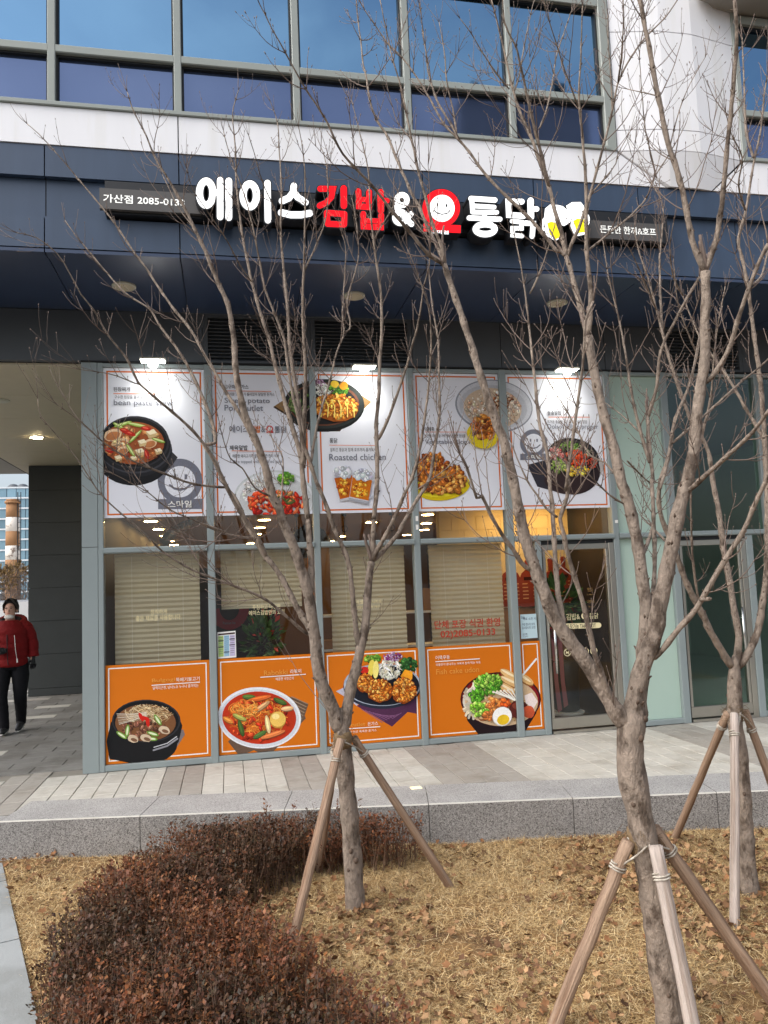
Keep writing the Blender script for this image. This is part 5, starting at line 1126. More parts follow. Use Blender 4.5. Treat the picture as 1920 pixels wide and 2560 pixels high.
A.limb('c:365,690 290,540 260,480 200,380 150,300 110,230 35,100;a:1130,1480 1040,1370 940,1230 870,1120 780,1000 680,850 560,700 450,570 350,450 230,320 160,260', 6, 1.2, -2.75)
A.limb('P:1260,1390 1200,1250 1120,1130 1060,1040 1000,920 920,760 850,640 740,520 600,400 450,270 420,230 353,94;a:640,1510 560,1370 480,1270 410,1140 340,1030 220,935 100,905', 7, 1.2, -3.9)
A.limb('P:1000,930 880,920 760,900 600,840 400,760 220,650 100,540 0,460;l:330,970', 4, 1.2, -4.1)
A.limb('A:350,115 300,115 170,90 0,20;P:1000,1220 850,1165 640,1075 490,960 380,900 230,820', 4, 1.2, -3.9)
A.limb('A:700,745 600,660 520,590 400,500 200,420 0,345;S:1200,300 1050,200 980,130 870,30;l:600,1510 460,1300 330,1150 240,1040 225,940', 5, 1.2, -3.9)
A.limb('P:430,262 360,235 250,195 50,165', 1.8, 1.0, -3.95)
A.limb('A:925,1360 950,1250 975,1100 1010,970 1040,830 1070,700 1085,500 1100,330 1112,270', 16, 9, -3.0)
A.limb('A:1112,280 1122,180 1125,0;c:1029,1066 1045,900 1050,700 1045,500 1060,300 1065,100 1075,0;b:955,1300 930,1100 910,950 890,750 880,550 850,400 820,280 780,120', 8, 1.2, -2.8)
A.limb('c:1058,590 1110,480 1150,370 1200,230 1240,100 1265,0;b:1160,1500 1190,1350 1205,1230 1240,1100 1250,930 1290,800', 5, 1.2, -3.6)
A.limb('A:1108,275 1180,210 1290,80;c:1200,1090 1290,940 1360,820 1390,640 1420,430 1415,200 1410,0;b:1260,1350 1240,1150 1245,980', 7, 1.2, -2.4)
A.limb('A:1112,270 1170,150;c:1060,1230 1130,1100 1210,920 1270,780 1310,600 1340,400 1360,200 1370,0;b:1235,1350 1170,1150 1110,1000', 7, 1.2, -3.7)
A.limb('c:1290,885 1460,760 1550,660 1600,560', 2.4, 1.0, -2.9)
A.limb('A:1040,830 1020,780 1000,600 985,450 960,270 900,120 850,0;c:740,960 690,840 650,720 610,600 580,450 545,300 520,150 500,0;b:330,1400 270,1250 240,1100 200,900 150,700 60,450 20,300', 9, 1.2, -3.3)
A.limb('c:655,740 680,580 700,480 740,340 780,200 810,70;b:735,1500 725,1400 735,1200 745,1000 720,900', 4.5, 1.1, -2.7)
A.limb('b:720,1500 765,1480 770,1430 755,1300 820,1040 800,800 780,700', 2.6, 1.1, -2.4)
A.limb('c:470,1000 485,900 490,700 450,620 400,540 330,480', 3.2, 1.0, -2.5)
A.limb('c:430,930 330,880 250,760 180,700 130,560 100,420', 3.0, 1.0, -3.9)
A.limb('b:190,1200 120,1100 40,950 -60,800 -160,650 -200,520', 2.4, 1.0, -3.6)
A.limb('b:360,900 320,760 250,600 200,420 170,330', 2.2, 1.0, -3.2)
A.limb('b:910,950 960,860 1020,760 1060,640', 2.2, 1.0, -2.6)
A.limb('a:1215,1010 1150,880 1060,760 1000,640 960,560', 2.2, 1.0, -3.2)

# --- tree B: the near tree
T2 = Tree('nearest bare tree with thick knotted trunk on the front of the lawn', (1.90, -4.78, -.36), -4.75)
T2.limb('p:1682,2610 1672,2530 1660,2440 1646,2343 1634,2239 1620,2158 1608,2100 1597,2030 1584,1967 1577,1897 1576,1850 1578,1820 1586,1760 1594,1715', 33, 34, -4.72, trunk=True)
T2.limb('h:850,1430 780,1330 720,1230 650,1110 580,1010 500,900 430,800 370,650 320,520 290,430 250,300 215,130 190,0;g:240,1100 200,1000 150,850 100,700 60,560 20,440;b:1422,1366 1370,1220 1330,1090', 22, 7, -4.55)
T2.limb('b:1332,1095 1240,1040 1150,930 1070,840 1000,750 930,660 880,600 800,520 730,440 680,350 640,260 590,180 540,100 480,10;e:300,370 240,260 190,170 150,90 120,30 90,-40', 6, 1.5, -5.1)
T2.limb('b:1330,1090 1280,970 1220,850 1180,750 1140,680 1100,590 1060,500 1020,400 980,310 930,240 890,130 870,0;e:730,380 715,240 700,130 688,0 680,-60', 5.5, 1.5, -4.0)
T2.limb('b:1328,1080 1310,980 1260,860 1220,700 1180,560 1150,420 1120,280 1090,130 1060,0;e:910,370 880,240 850,100 830,0', 5.5, 1.5, -4.7)
T2.limb('h:485,860 450,650 430,400 420,200 405,50;g:482,1293 470,1150 430,1000 410,820 390,640 370,450 350,280 330,150 300,0;f:290,1250 280,1180', 9, 1.4, -4.1)
T2.limb('g:375,290 420,200 470,60 500,-40', 3, 1.1, -4.2)
T2.limb('h:805,1360 740,1230 690,1090 650,960 620,830 590,700 545,560 500,400 480,300 460,220 500,100 512,0;g:570,1350 590,1200 620,980 650,760 670,560 675,430 720,330', 9, 3.5, -5.1)
T2.limb('h:445,215 380,160 330,90 270,0;g:310,1180 270,1080', 4, 1.4, -4.9)
T2.limb('h:290,520 240,480 190,400 130,320 60,200 10,90;g:90,1390 40,1230 0,1150', 7, 3.5, -4.9)
T2.limb('h:870,1420 890,1280 920,1130 960,1010 1000,900 1030,750 1060,600 1090,450 1120,300 1150,150 1180,50;g:1229,1293 1260,1130 1275,950 1300,770 1320,620 1320,440 1325,300 1320,170', 24, 11, -4.85)
T2.limb('g:1320,175 1280,80 1250,0;f:1210,1080 1170,920 1120,770 1080,580 1050,430 1020,260 990,110 970,0 955,-60', 9, 6, -4.9)
T2.limb('g:1322,175 1350,90 1380,0;f:1410,1100 1430,900 1450,700 1470,500 1485,300 1490,130 1480,0', 8, 5, -5.2)
T2.limb('g:1310,770 1350,745 1410,660 1460,560 1490,450 1530,330 1570,220 1620,100 1659,20', 7.5, 5, -5.1)
T2.limb('h:915,1400 925,1200 940,980 955,800 945,650 920,450 890,280 860,150 830,50;g:865,1293 830,1130 780,960 740,800 710,640 690,520', 19, 11, -4.45)
T2.limb('g:690,525 660,400 620,260 590,140 572,90', 9, 7, -4.3)
T2.limb('g:574,92 540,60;f:520,1350 440,1250 350,1150 230,1040 130,930 50,820 0,760;e:1270,800 1210,740 1150,630 1080,510 1000,390 930,310 870,250 800,150 740,60', 6, 1.4, -4.0)
T2.limb('e:1300,830 1240,720 1170,600 1120,450 1100,300 1080,150 1065,0', 3.5, 1.3, -3.8)
T2.limb('e:1285,800 1260,640 1225,480 1210,300 1180,130', 2.8, 1.2, -4.1)
T2.limb('f:575,1385 545,1250 510,1130 480,1010 430,870 380,730 330,620 290,500 260,380 230,240 200,120 170,0', 7, 2.0, -4.1)
T2.limb('f:480,1010 430,800 400,680 370,560 340,420 310,280 290,230 240,120 230,0', 6, 2.2, -4.6)
T2.limb('f:290,500 320,400 345,250 380,80 400,0', 2.6, 1.2, -4.0)
T2.limb('f:265,480 200,400 120,280 60,180 0,100', 2.6, 1.2, -4.3)
T2.limb('f:430,690 470,580 500,430 520,300 560,180 600,60', 3, 1.3, -3.9)
T2.limb('g:692,525 705,300 690,150 680,0;f:680,1050 670,850 650,650 640,500 650,350 655,150 660,30', 8, 1.8, -4.7)
T2.limb('g:580,90 600,20;f:640,1230 700,1050 750,870 790,720 820,600 850,450 920,310 1000,200 1100,100 1170,0', 5.5, 1.6, -4.4)
T2.limb('f:850,450 870,300 880,100 880,0', 3, 1.3, -4.6)
T2.limb('f:820,600 815,450 800,250 795,80', 2.6, 1.2, -4.2)
T2.limb('f:635,570 590,450 540,300 500,180 450,0', 2.6, 1.2, -4.9)
T2.limb('f:700,1050 780,960 840,880 850,830 900,740', 2.8, 1.1, -4.4)
T2.limb('f:690,1350 800,1260 920,1160 1000,1070 1050,950 1120,840 1200,700', 3.6, 1.2, -4.2)
T2.limb('f:1060,960 1000,700 980,500 965,280', 2.2, 1.1, -4.5)
T2.limb('f:1075,520 1000,500 900,480', 1.8, 1.0, -4.8)
T2.limb('f:1130,800 1180,600 1240,450 1320,310', 1.8, 1.0, -4.9)
T2.limb('h:990,1030 1030,1000 1080,940 1150,850 1230,760 1300,650 1370,530 1450,400 1520,290 1570,170 1620,60 1680,-60', 9, 6, -5.2)
T2.limb('h:1270,690 1330,685', 6, 5, -5.05, twigs=0)
T2.limb('g:1205,1360 1250,1335 1330,1260 1420,1180 1500,1110 1580,1030 1670,910', 8, 5, -5.3)
T2.limb('h:970,800 1000,620 1005,400 1000,200 990,0;g:1040,1300 1020,1100 1010,950', 7, 5, -4.1)
T2.limb('g:1012,960 1060,780 1080,600 1150,450 1230,300 1290,200', 5, 3.5, -4.3)
T2.limb('g:1020,1200 980,1060 950,950 920,800 890,600 850,400 800,200 770,0', 5.5, 1.3, -3.9)
T2.limb('g:865,1300 780,1200 700,1160 640,1040 580,930 500,800 440,690', 3.6, 1.2, -4.3)
T2.limb('g:880,1420 800,1370 720,1290 660,1230 600,1160', 3, 1.2, -4.7)
T2.limb('g:960,1030 880,950 800,890 760,860', 2.6, 1.1, -3.9)
T2.limb('g:900,1190 1000,1290 1030,1310', 3, 2, -4.2)
T2.limb('h:940,430 970,350 1000,260', 6, 5, -4.3, twigs=0)
T2.limb('g:1080,1340 1120,1180 1140,1050 1180,920 1230,800 1270,620 1290,500', 5, 1.6, -3.95)
T2.limb('g:1145,1095 1240,1010 1310,950 1420,850 1520,760 1620,680 1680,620', 4, 2.4, -4.0)

# --- tree C: right hand tree near the second door
C = Tree('bare tree by the second glass door at the right edge of the photo', (3.14, -3.61, -.3), -3.61)
C.limb('p:1876,2240 1872,2200 1864,2100 1858,2000 1851,1900 1842,1840 1837,1781;h:1466,1200 1466,1090 1470,1010', 22, 17, -3.6, trunk=True)
C.limb('h:1450,1080 1390,980 1330,880 1280,770 1230,680 1180,570 1140,460 1090,330 1050,230 1030,130 1040,0;g:1120,1180 1140,1060 1160,960 1200,870 1240,760 1280,600 1300,450', 11, 3, -3.9)
C.limb('h:1120,430 1060,340 1000,280', 4, 2, -3.5)
C.limb('h:1475,1080 1490,900 1460,730 1440,600 1410,430 1390,300 1370,150 1340,0;g:1340,1150 1300,1060 1240,960 1180,800 1130,650 1090,500 1060,380 1010,200 960,50 940,-60', 11, 1.6, -3.2)
C.limb('h:1490,1080 1560,970 1600,870 1630,700 1650,550 1656,400;p:1919,1290 1914,1150;g:1630,900 1610,700 1580,480 1550,250 1520,100 1500,0;f:1540,1130 1570,950 1590,840 1620,700 1640,500 1655,420', 11, 2, -3.4)
C.limb('g:1640,1070 1570,960 1490,820 1410,690 1350,610 1290,520 1250,430 1200,300', 6, 1.6, -3.0)
C.limb('h:1258,700 1225,450 1215,200 1215,0;g:1240,1100 1265,900', 4, 1.6, -4.1)
C.limb('f:1580,850 1540,700 1530,450 1520,200', 4, 1.4, -3.0)
C.limb('f:1540,1140 1500,1000 1520,850 1460,720 1430,600', 3, 1.2, -3.9)
C.limb('g:1550,250 1620,200 1659,60', 4, 2.5, -3.0)
C.limb('g:1300,1060 1340,900 1360,760 1370,600 1400,400 1430,250', 4, 1.4, -3.6)
C.limb('g:1090,500 1080,300 1075,100 1080,40;f:1090,1100 1000,950', 4, 1.3, -2.9)
C.limb('g:1060,380 1000,240 920,60 880,0', 3, 1.2, -3.6)
C.limb('g:1200,300 1150,200 1130,40;f:1150,1200', 3, 1.2, -3.4)
C.limb('g:1280,620 1220,480 1170,320 1150,100', 3, 1.2, -4.0)

# ------------------------------------------------------------------ tripod supports
M['stake'] = mat('stake', (166,140,118), .8, var=.30, vscale=3.0, bump=.8, bscale=5, stretch=(24, 24, .7), c2=(130,102,80), c2s=1.1, c2lo=.46, c2hi=.62); M['stake_grey'] = mat('stake_grey', (190,176,166), .8, var=.20, vscale=3.0, bump=.8, bscale=5, stretch=(26, 26, .6), c2=(150,134,122), c2s=1.2, c2lo=.5, c2hi=.66)
M['rope'] = mat('rope', (190,183,170), .85, bump=.3, bscale=200, c2=(150,140,126), c2s=30); M['hemp'] = mat('hemp', (112,92,66), .9, var=.2, vscale=40)
def support(lb, feet, tops, tie, trunk_r, mats, r=.028):
    t = thing('tree_support', lb, 'support', (tie.x, tie.y, gz(tie.x, tie.y)), 'wooden tripod tree supports')
    for k, (f_, tp) in enumerate(zip(feet, tops)):
        f_ = Vector(f_); tp = Vector(tp); n = 16; Lp = (tp-f_).length; P_ = [Vector((random.uniform(-1,1)*.002, random.uniform(-1,1)*.002, Lp*i/n)) for i in range(n+1)]
        mb = MB(); mb.sm = True; mb.tube(P_, [r*(1.04-.10*i/n+random.uniform(-.02,.02)) for i in range(n+1)], 14, jit=.03); mb.tube([(0, 0, Lp-.002), (0, 0, Lp+.004)], [r*.94, r*.8], 12)
        me_ = bpy.data.meshes.new('pole'); me_.from_pydata(mb.v, [], mb.f); me_.materials.append(M[mats[k]]); me_.polygons.foreach_set('use_smooth', [True]*len(mb.f)); po = bpy.data.objects.new('pole', me_); po.location = f_; po.rotation_euler = (tp-f_).to_track_quat('Z', 'Y').to_euler(); link(po, t)
        # rope lashing round the head of each pole
        d = (f_-tp).normalized(); x = d.orthogonal().normalized(); y = d.cross(x); rp = []
        c0 = tp+d*.11
        for i in range(30): a = i*.5; rp.append(c0+d*(i*.0010+random.uniform(-.002,.002))+x*math.cos(a)*(r+.003)+y*math.sin(a)*(r+.003))
        MB().tube(rp, .0042, 6).build('rope', M['rope'], t, smooth=True)
        mid = tie+Vector((0, 0, -.02)); out = c0+(c0-Vector((tie.x, tie.y, c0.z))).normalized()*.0
        q = [c0+Vector((0, -.02, .0)), (c0+mid)/2+Vector((0, -trunk_r*1.1, .02)), mid+Vector((0, -trunk_r-.008, .03)), mid+Vector((trunk_r+.006, 0, .045)), mid+Vector((0, trunk_r+.006, .05)), mid+Vector((-trunk_r-.006, 0, .04)), mid+Vector((0, -trunk_r-.010, .02))]
        MB().tube(catmull(q, .02), .0048, 6).build('rope', M['rope'], t, smooth=True)
    hb = MB(); hb.sm = True
    hb.tube([tie+Vector((0,0,-.05)), tie+Vector((0,0,-.02)), tie+Vector((.0,0,.03)), tie+Vector((0,0,.06))], [trunk_r*1.03, trunk_r*1.13, trunk_r*1.14, trunk_r*1.02], 14, jit=.05); 
    for _ in range(60):
        a = random.uniform(0, 6.28); p = tie+Vector((math.cos(a)*trunk_r*1.08, math.sin(a)*trunk_r*1.08, random.uniform(-.05,.06))); hb.tube([p, p+Vector((math.cos(a+1.2)*.03, math.sin(a+1.2)*.03, random.uniform(-.02,.02))), p+Vector((math.cos(a+.8)*.05, math.sin(a+.8)*.05, random.uniform(-.03,.01)))], .0012, 3)
    hb.build('hemp_wrap', M['hemp'], t)
def onz(u, v): p = at(u, v, Z=-.32); return (p.x, p.y, gz(p.x, p.y)-.06)
tA = azz('n', 340, 230, Y=-3.10)
fa = Vector(onz(718, 2384)); fb = Vector(onz(1140, 2225)); fc = Vector(onz(792, 2188))
support('wooden tripod support tied to the forked tree in the middle', [fa, fb, fc], [azz('n', 318, 215, Y=-3.21), azz('n', 462, 196, Y=-3.06), tA+Vector((-.02, .075, .02))], tA, .052, ['stake', 'stake', 'stake'])
tB = azz('o', 640, 640, Y=-4.72)
support('wooden tripod support of the nearest tree, pale middle pole in front', [onz(1362, 2570), (1.86, -5.10, -.42), (2.52, -4.80, -.42)], [azz('o', 470, 640, Y=-4.74), azz('o', 820, 700, Y=-4.83), azz('o', 800, 470, Y=-4.68)], tB, .058, ['stake', 'stake_grey', 'stake'], .0325)
tC = azz('h', 1470, 1345, Y=-3.6)
support('wooden tripod support of the tree at the right edge', [onz(1680, 2100), onz(1835, 2320), (3.62, -3.62, -.36)], [azz('h', 1425, 1345, Y=-3.60), azz('h', 1466, 1345, Y=-3.68), azz('h', 1525, 1330, Y=-3.57)], tC, .042, ['stake', 'stake_grey', 'stake'], .027)

# ------------------------------------------------------------------ hedge, dry grass, fallen leaves
FP = [(1.36,-2.33),(.9,-2.13),(.35,-2.0),(-.42,-2.05),(-.80,-2.6),(-.93,-3.3),(-.92,-3.9),(-.66,-4.75),(.66,-5.0),(.54,-4.4),(.32,-3.98),(.14,-3.57),(-.03,-3.04),(.52,-2.58),(1.22,-2.60)]
FPn = np.array(FP)
def inside(x, y):
    c = np.zeros(x.shape, bool); n = len(FP)
    for i in range(n):
        x0, y0 = FP[i]; x1, y1 = FP[(i+1) % n]
        k = ((y0 > y) != (y1 > y)) & (x < (x1-x0)*(y-y0)/(y1-y0+1e-12)+x0); c ^= k
    return c
def edge_dist(x, y):
    d = np.full(x.shape, 9.0); n = len(FP)
    for i in range(n):
        a, b = FPn[i], FPn[(i+1) % n]; ab = b-a; t = np.clip(((x-a[0])*ab[0]+(y-a[1])*ab[1])/(ab@ab), 0, 1)
        d = np.minimum(d, np.hypot(x-a[0]-t*ab[0], y-a[1]-t*ab[1]))
    return d
GZ = np.vectorize(gz)
def pick(n, f):
    out = np.zeros((0, 2))
    while len(out) < n:
        q = np.column_stack([RNG.uniform(-1.2, 1.6, n*2), RNG.uniform(-5.1, -1.9, n*2)]); out = np.vstack([out, q[f(q[:, 0], q[:, 1])]])
    return out[:n]
H = thing('hedge', 'low brown leaved hedge curving round the left of the lawn below the granite edge', 'hedge', (-.2, -3.2, -.32))
ns = 1900; S = pick(ns, inside); ed = edge_dist(S[:, 0], S[:, 1])
lump = .05*np.sin(S[:, 0]*5.1+1)*np.sin(S[:, 1]*4.3)+.03*np.sin(S[:, 0]*11+S[:, 1]*9)
top = .30+np.clip(ed, 0, .25)*.24+lump+RNG.normal(0, .022, ns); tall = RNG.random(ns) < .10; top[tall] += RNG.uniform(.02, .09, tall.sum())
st = MB(); lv_v, lv_c = [], []
PAL = np.array([lin(c)[:3] for c in ((108,60,35),(90,52,33),(72,46,31),(124,68,38),(66,58,36),(96,64,38),(58,40,28),(138,86,46))])
for i in range(ns):
    x, y = S[i]; z0 = gz(x, y); lean = Vector((random.uniform(-.28,.28), random.uniform(-.28,.28), 1)).normalized(); h = max(.12, top[i]); pts = [Vector((x, y, z0-.01))]
    for k in range(4): pts.append(pts[-1]+(lean+Vector((random.uniform(-.2,.2), random.uniform(-.2,.2), 0))).normalized()*h/4)
    st.tube(pts, [.0040, .0034, .0027, .0020, .0012], 4, cap=False)
    nl = 46; f_ = RNG.random(nl)**.55; pn_ = math.sin(x*3.3+1.2)*math.sin(y*2.9)+.5*math.sin(x*8+y*6); base_c = PAL[(0, 3, 7)[random.randrange(3)]] if pn_ > .25 else (PAL[(4, 6, 2)[random.randrange(3)]] if pn_ < -.3 else PAL[RNG.integers(0, len(PAL))])
    for k in range(nl):
        u = min(3.999, f_[k]*4); a = int(u); p = pts[a].lerp(pts[a+1], u-a); an = random.uniform(0, 6.283); rad = random.uniform(.004, .05)*(1.1-.55*f_[k])
        p = p+Vector((math.cos(an)*rad, math.sin(an)*rad, random.uniform(-.01, .01)))
        d = Vector((math.cos(an), math.sin(an), random.uniform(.1, 1.2))).normalized(); sd = d.cross(Vector((random.uniform(-.4,.4), random.uniform(-.4,.4), 1))).normalized(); L_ = random.choice((.010,.014,.018,.022,.028))*random.uniform(.8, 1.2); w_ = L_*.32
        lv_v += [p, p+d*L_*.5+sd*w_, p+d*L_, p+d*L_*.5-sd*w_]
        c = base_c*.6+PAL[RNG.integers(0, len(PAL))]*.4; m_ = random.uniform(.45, 1.15); lv_c += [(*(c*m_), 1)]*4
M['hedge_leaf'] = attr_mat('hedge_leaf', .55, .35)
n4 = len(lv_v)//4
npmesh('foliage', np.array([tuple(v) for v in lv_v]), np.arange(n4*4).reshape(-1, 4), M['hedge_leaf'], H, lv_c, quads=True)
st.build('stem', mat('stem', (104,80,62), .8, var=.2, vscale=9), H)

def lawn_pts(n):
    out = np.zeros((0, 2))
    while len(out) < n:
        y = -1.45-4.5*RNG.random(n*2); x = RNG.uniform(-1.9, 5.2, n*2)
        kf = K0.y+(x-K0.x)*KE.y/KE.x; pe = PE0.x+(y-PE0.y)*pd.x/pd.y
        ok = (y < kf-.012) & (x > pe+.0) & (x < .2+(y+8.1)*1.15) & (x > -.55*(y+8.1)*.75-.4)
        out = np.vstack([out, np.column_stack([x, y])[ok]])
    return out[:n]
def blades(name, n, l0, l1, w, flat, pal, lab):
    P_ = lawn_pts(int(n*1.35)); pt = np.sin(P_[:, 0]*2.3+1.7)*np.sin(P_[:, 1]*3.1+.4)+.7*np.sin(P_[:, 0]*6.1+P_[:, 1]*4.2)*np.sin(P_[:, 1]*7.3-P_[:, 0]*2.2); P_ = P_[RNG.random(len(P_)) < np.clip(.85+.55*pt, .18, 1)][:n]; n = len(P_)
    dn = .5+.5*np.sin(P_[:, 0]*3.1+.5)*np.sin(P_[:, 1]*2.7+1.1)+.3*np.sin(P_[:, 0]*9)*np.sin(P_[:, 1]*8)
    L_ = RNG.uniform(l0, l1, n)*(.75+.5*np.clip(dn, 0, 1)); an = RNG.uniform(0, 6.283, n); el = np.abs(RNG.normal(flat, .30, n)).clip(.03, 1.45); w_ = RNG.uniform(.6, 1.3, n)*w
    z = GZ(P_[:, 0], P_[:, 1])+RNG.uniform(0, .012, n)
    d = np.column_stack([np.cos(an)*np.cos(el), np.sin(an)*np.cos(el), np.sin(el)]); el2 = (el-RNG.uniform(.1, .7, n)).clip(.0, 1.4); an2 = an+RNG.normal(0, .3, n)
    d2 = np.column_stack([np.cos(an2)*np.cos(el2), np.sin(an2)*np.cos(el2), np.sin(el2)]); sd = np.column_stack([-np.sin(an), np.cos(an), RNG.normal(0, .4, n)]); sd /= np.linalg.norm(sd, axis=1)[:, None]
    b = np.column_stack([P_, z]); m1 = b+d*(L_*.5)[:, None]; tp = m1+d2*(L_*.5)[:, None]; s_ = sd*(w_/2)[:, None]
    V = np.stack([b-s_, b+s_, m1+s_*.8, m1-s_*.8, tp+s_*.15, tp-s_*.15], 1).reshape(-1, 3); i6 = np.arange(n)[:, None]*6
    Q = np.concatenate([i6+np.array([0,1,2,3]), i6+np.array([3,2,4,5])])
    pc = np.array([lin(c)[:3] for c in pal])[RNG.integers(0, len(pal), n)]*RNG.uniform(.7, 1.3, n)[:, None]; c = np.repeat(np.column_stack([pc, np.ones(n)]), 6, 0)
    o = npmesh(name, V, Q, M['straw'], None, c, quads=True); props(o, lab, 'grass', None, 'stuff'); return o
M['straw'] = attr_mat('straw', .7, .25)
blades('dry_grass', 235000, .028, .078, .0022, .24, [(214,188,140),(200,172,122),(226,204,160),(182,152,106),(156,126,88),(208,180,128)], 'matted dry straw coloured grass of the planting bed')
blades('grass_thatch', 90000, .03, .06, .0024, .08, [(160,126,82),(132,100,64),(180,144,96),(112,84,56)], 'brown thatch lying under the dry grass')
n = 5600; Pl = lawn_pts(n*2); dn = np.sin(Pl[:, 0]*1.9+2.2)*np.sin(Pl[:, 1]*1.6+.4)+.5*np.sin(Pl[:, 0]*5)*np.sin(Pl[:, 1]*4.4)
keep = RNG.random(n*2) < np.clip(.16+.6*dn+1.0*np.exp(-((Pl[:, 0]-.85)**2+(Pl[:, 1]+3.35)**2)/.35)+.8*np.exp(-((Pl[:, 0]-3.0)**2+(Pl[:, 1]+3.9)**2)/.8)+.7*np.exp(-((Pl[:, 0]-.9)**2+(Pl[:, 1]+4.7)**2)/.5), .05, 1); Pl = Pl[keep][:n]
v, f, c = [], [], []
BR = [(134,100,70),(114,84,58),(152,118,84),(100,72,52),(168,134,98),(134,94,62)]
for x, y in Pl:
    z0 = gz(x, y)+random.uniform(.012, .045); s_ = random.uniform(.012, .030); a = random.uniform(0, 6.283); N_ = Vector((random.gauss(0,.5), random.gauss(0,.5), 1)).normalized(); X_ = N_.orthogonal().normalized(); Y_ = N_.cross(X_); k = len(v); m_ = 10
    v.append((x, y, z0)); col = lin(random.choice(BR)); q_ = random.uniform(.7, 1.25); c.append((col[0]*q_, col[1]*q_, col[2]*q_, 1))
    for j in range(m_):
        an = a+2*math.pi*j/m_; rr = s_*(1.0 if j % 2 == 0 else .58)*random.uniform(.8, 1.2); p = Vector((x, y, z0))+X_*math.cos(an)*rr+Y_*math.sin(an)*rr+N_*random.uniform(-.1,.6)*rr*.7; v.append(tuple(p)); q2 = q_*random.uniform(.8, 1.2); c.append((col[0]*q2, col[1]*q2, col[2]*q2, 1))
    f += [(k, k+1+j, k+1+(j+1) % m_) for j in range(m_)]
o = npmesh('fallen_leaf_litter', np.array(v), np.array(f), attr_mat('dead_leaf', .75, .25), None, c); props(o, 'curled brown fallen leaves scattered on the dry grass', 'leaves', None, 'stuff')
# ------------------------------------------------------------------ small light set in the granite edge
q = at(1040, 1969, Z=.002); o = MB().box(q.x-.04, q.x+.04, q.y-.028, q.y+.028, -.002, .006).box(q.x-.046, q.x+.046, q.y-.034, q.y+.034, -.002, .003).build('edge_light', emis('amber', (255,238,180), 1.3)); props(o, 'small yellow light set in the granite edge behind the middle tree', 'light')
# ------------------------------------------------------------------ person walking out of the passage
PX, PYY = -2.80, 2.83
Pn = thing('person', 'person in a red padded jacket, black trousers and lowered white mask walking', 'person', (PX, PYY, 0))
def PT(x, y, z): return (PX+x, PYY+y, z)
M['skin'] = mat('skin', (206,160,138), .5, spec=.4); M['jacket'] = mat('jacket', (118,16,18), .75, var=.16, vscale=10, bump=.7, bscale=20, spec=.25); M['trouser'] = mat('trouser', (22,22,26), .85, var=.1, bump=.5, bscale=14, spec=.2); M['hair'] = mat('hair', (26,20,18), .45, var=.2, vscale=60, stretch=(1,1,.1)); M['shoe'] = mat('shoe', (30,30,32), .5); M['mask'] = mat('mask', (226,222,214), .7); M['glove'] = mat('glove', (22,22,24), .7); M['fur'] = mat('fur', (36,26,28), .9, bump=.5, bscale=90)
def skin_mesh(name, J, E, mt, root, sub=2):
    me = bpy.data.meshes.new(name); ks = list(J); me.from_pydata([PT(*J[k][0]) for k in ks], [(ks.index(a), ks.index(b)) for a, b in E], []); me.materials.append(mt)
    o = bpy.data.objects.new(name, me); link(o, Pn); md = o.modifiers.new('skin', 'SKIN'); md.use_smooth_shade = True
    sv = me.skin_vertices[0].data
    for i, k in enumerate(ks): r = J[k][1]; sv[i].radius = r if hasattr(r, '__len__') else (r, r); sv[i].use_root = (k == root)
    s = o.modifiers.new('sub', 'SUBSURF'); s.levels = sub; s.render_levels = sub; return o
# stride: the leg on the photo's right is behind, the other in front
J = dict(pel=((0,0,.93),(.12,.09)), bel=((0,-.01,1.08),(.13,.10)), che=((0,0,1.28),(.15,.105)), nek=((0,-.01,1.43),.055), hd0=((0,-.03,1.50),(.060,.072)), hd1=((0,-.02,1.60),(.074,.088)), hd2=((0,-.01,1.67),(.052,.062)),
  shl=((-.17,0,1.36),.06), ell=((-.24,.03,1.12),.045), wrl=((-.12,-.20,1.08),.032), shr=((.17,0,1.36),.06), elr=((.25,.06,1.10),.045), wrr=((.27,.0,.90),.030),
  hil=((-.085,-.02,.86),.08), knl=((-.075,-.15,.48),.056), anl=((-.035,-.11,.10),.030), tol=((-.035,-.20,.045),.018), hir=((.095,.02,.86),.08), knr=((.125,-.02,.48),.056), anr=((.095,.15,.14),.030), tor=((.095,.06,.06),.018))
E_ = [('pel','bel'),('bel','che'),('che','nek'),('nek','hd0'),('hd0','hd1'),('hd1','hd2'),('che','shl'),('shl','ell'),('ell','wrl'),('che','shr'),('shr','elr'),('elr','wrr'),('pel','hil'),('hil','knl'),('knl','anl'),('anl','tol'),('pel','hir'),('hir','knr'),('knr','anr'),('anr','tor')]
body = skin_mesh('body', J, E_, M['skin'], 'pel')
tr = MB(); tr.sm = True
def legtube(pts, rs):
    P_ = catmull([Vector(PT(*p)) for p in pts], .025); n = len(P_); m_ = len(rs)-1
    R_ = []
    for i in range(n):
        u = i/(n-1)*m_; k = min(m_-1, int(u)); R_.append((rs[k]+(rs[k+1]-rs[k])*(u-k))*(1+.02*math.sin(i*1.9)+random.uniform(-.015,.015)))
    tr.tube(P_, R_, 16)
legtube([(-.085,-.01,.92),(-.09,-.05,.72),(-.075,-.15,.48),(-.05,-.15,.28),(-.035,-.13,.07)], [.115,.108,.082,.072,.058]); legtube([(.095,.01,.92),(.12,.0,.72),(.125,-.02,.48),(.11,.08,.28),(.095,.15,.09)], [.115,.108,.082,.072,.058])
ringloft_pts = [(0,-.005,.80,.16,.12),(0,-.005,.88,.185,.14),(0,-.005,.97,.17,.13)]
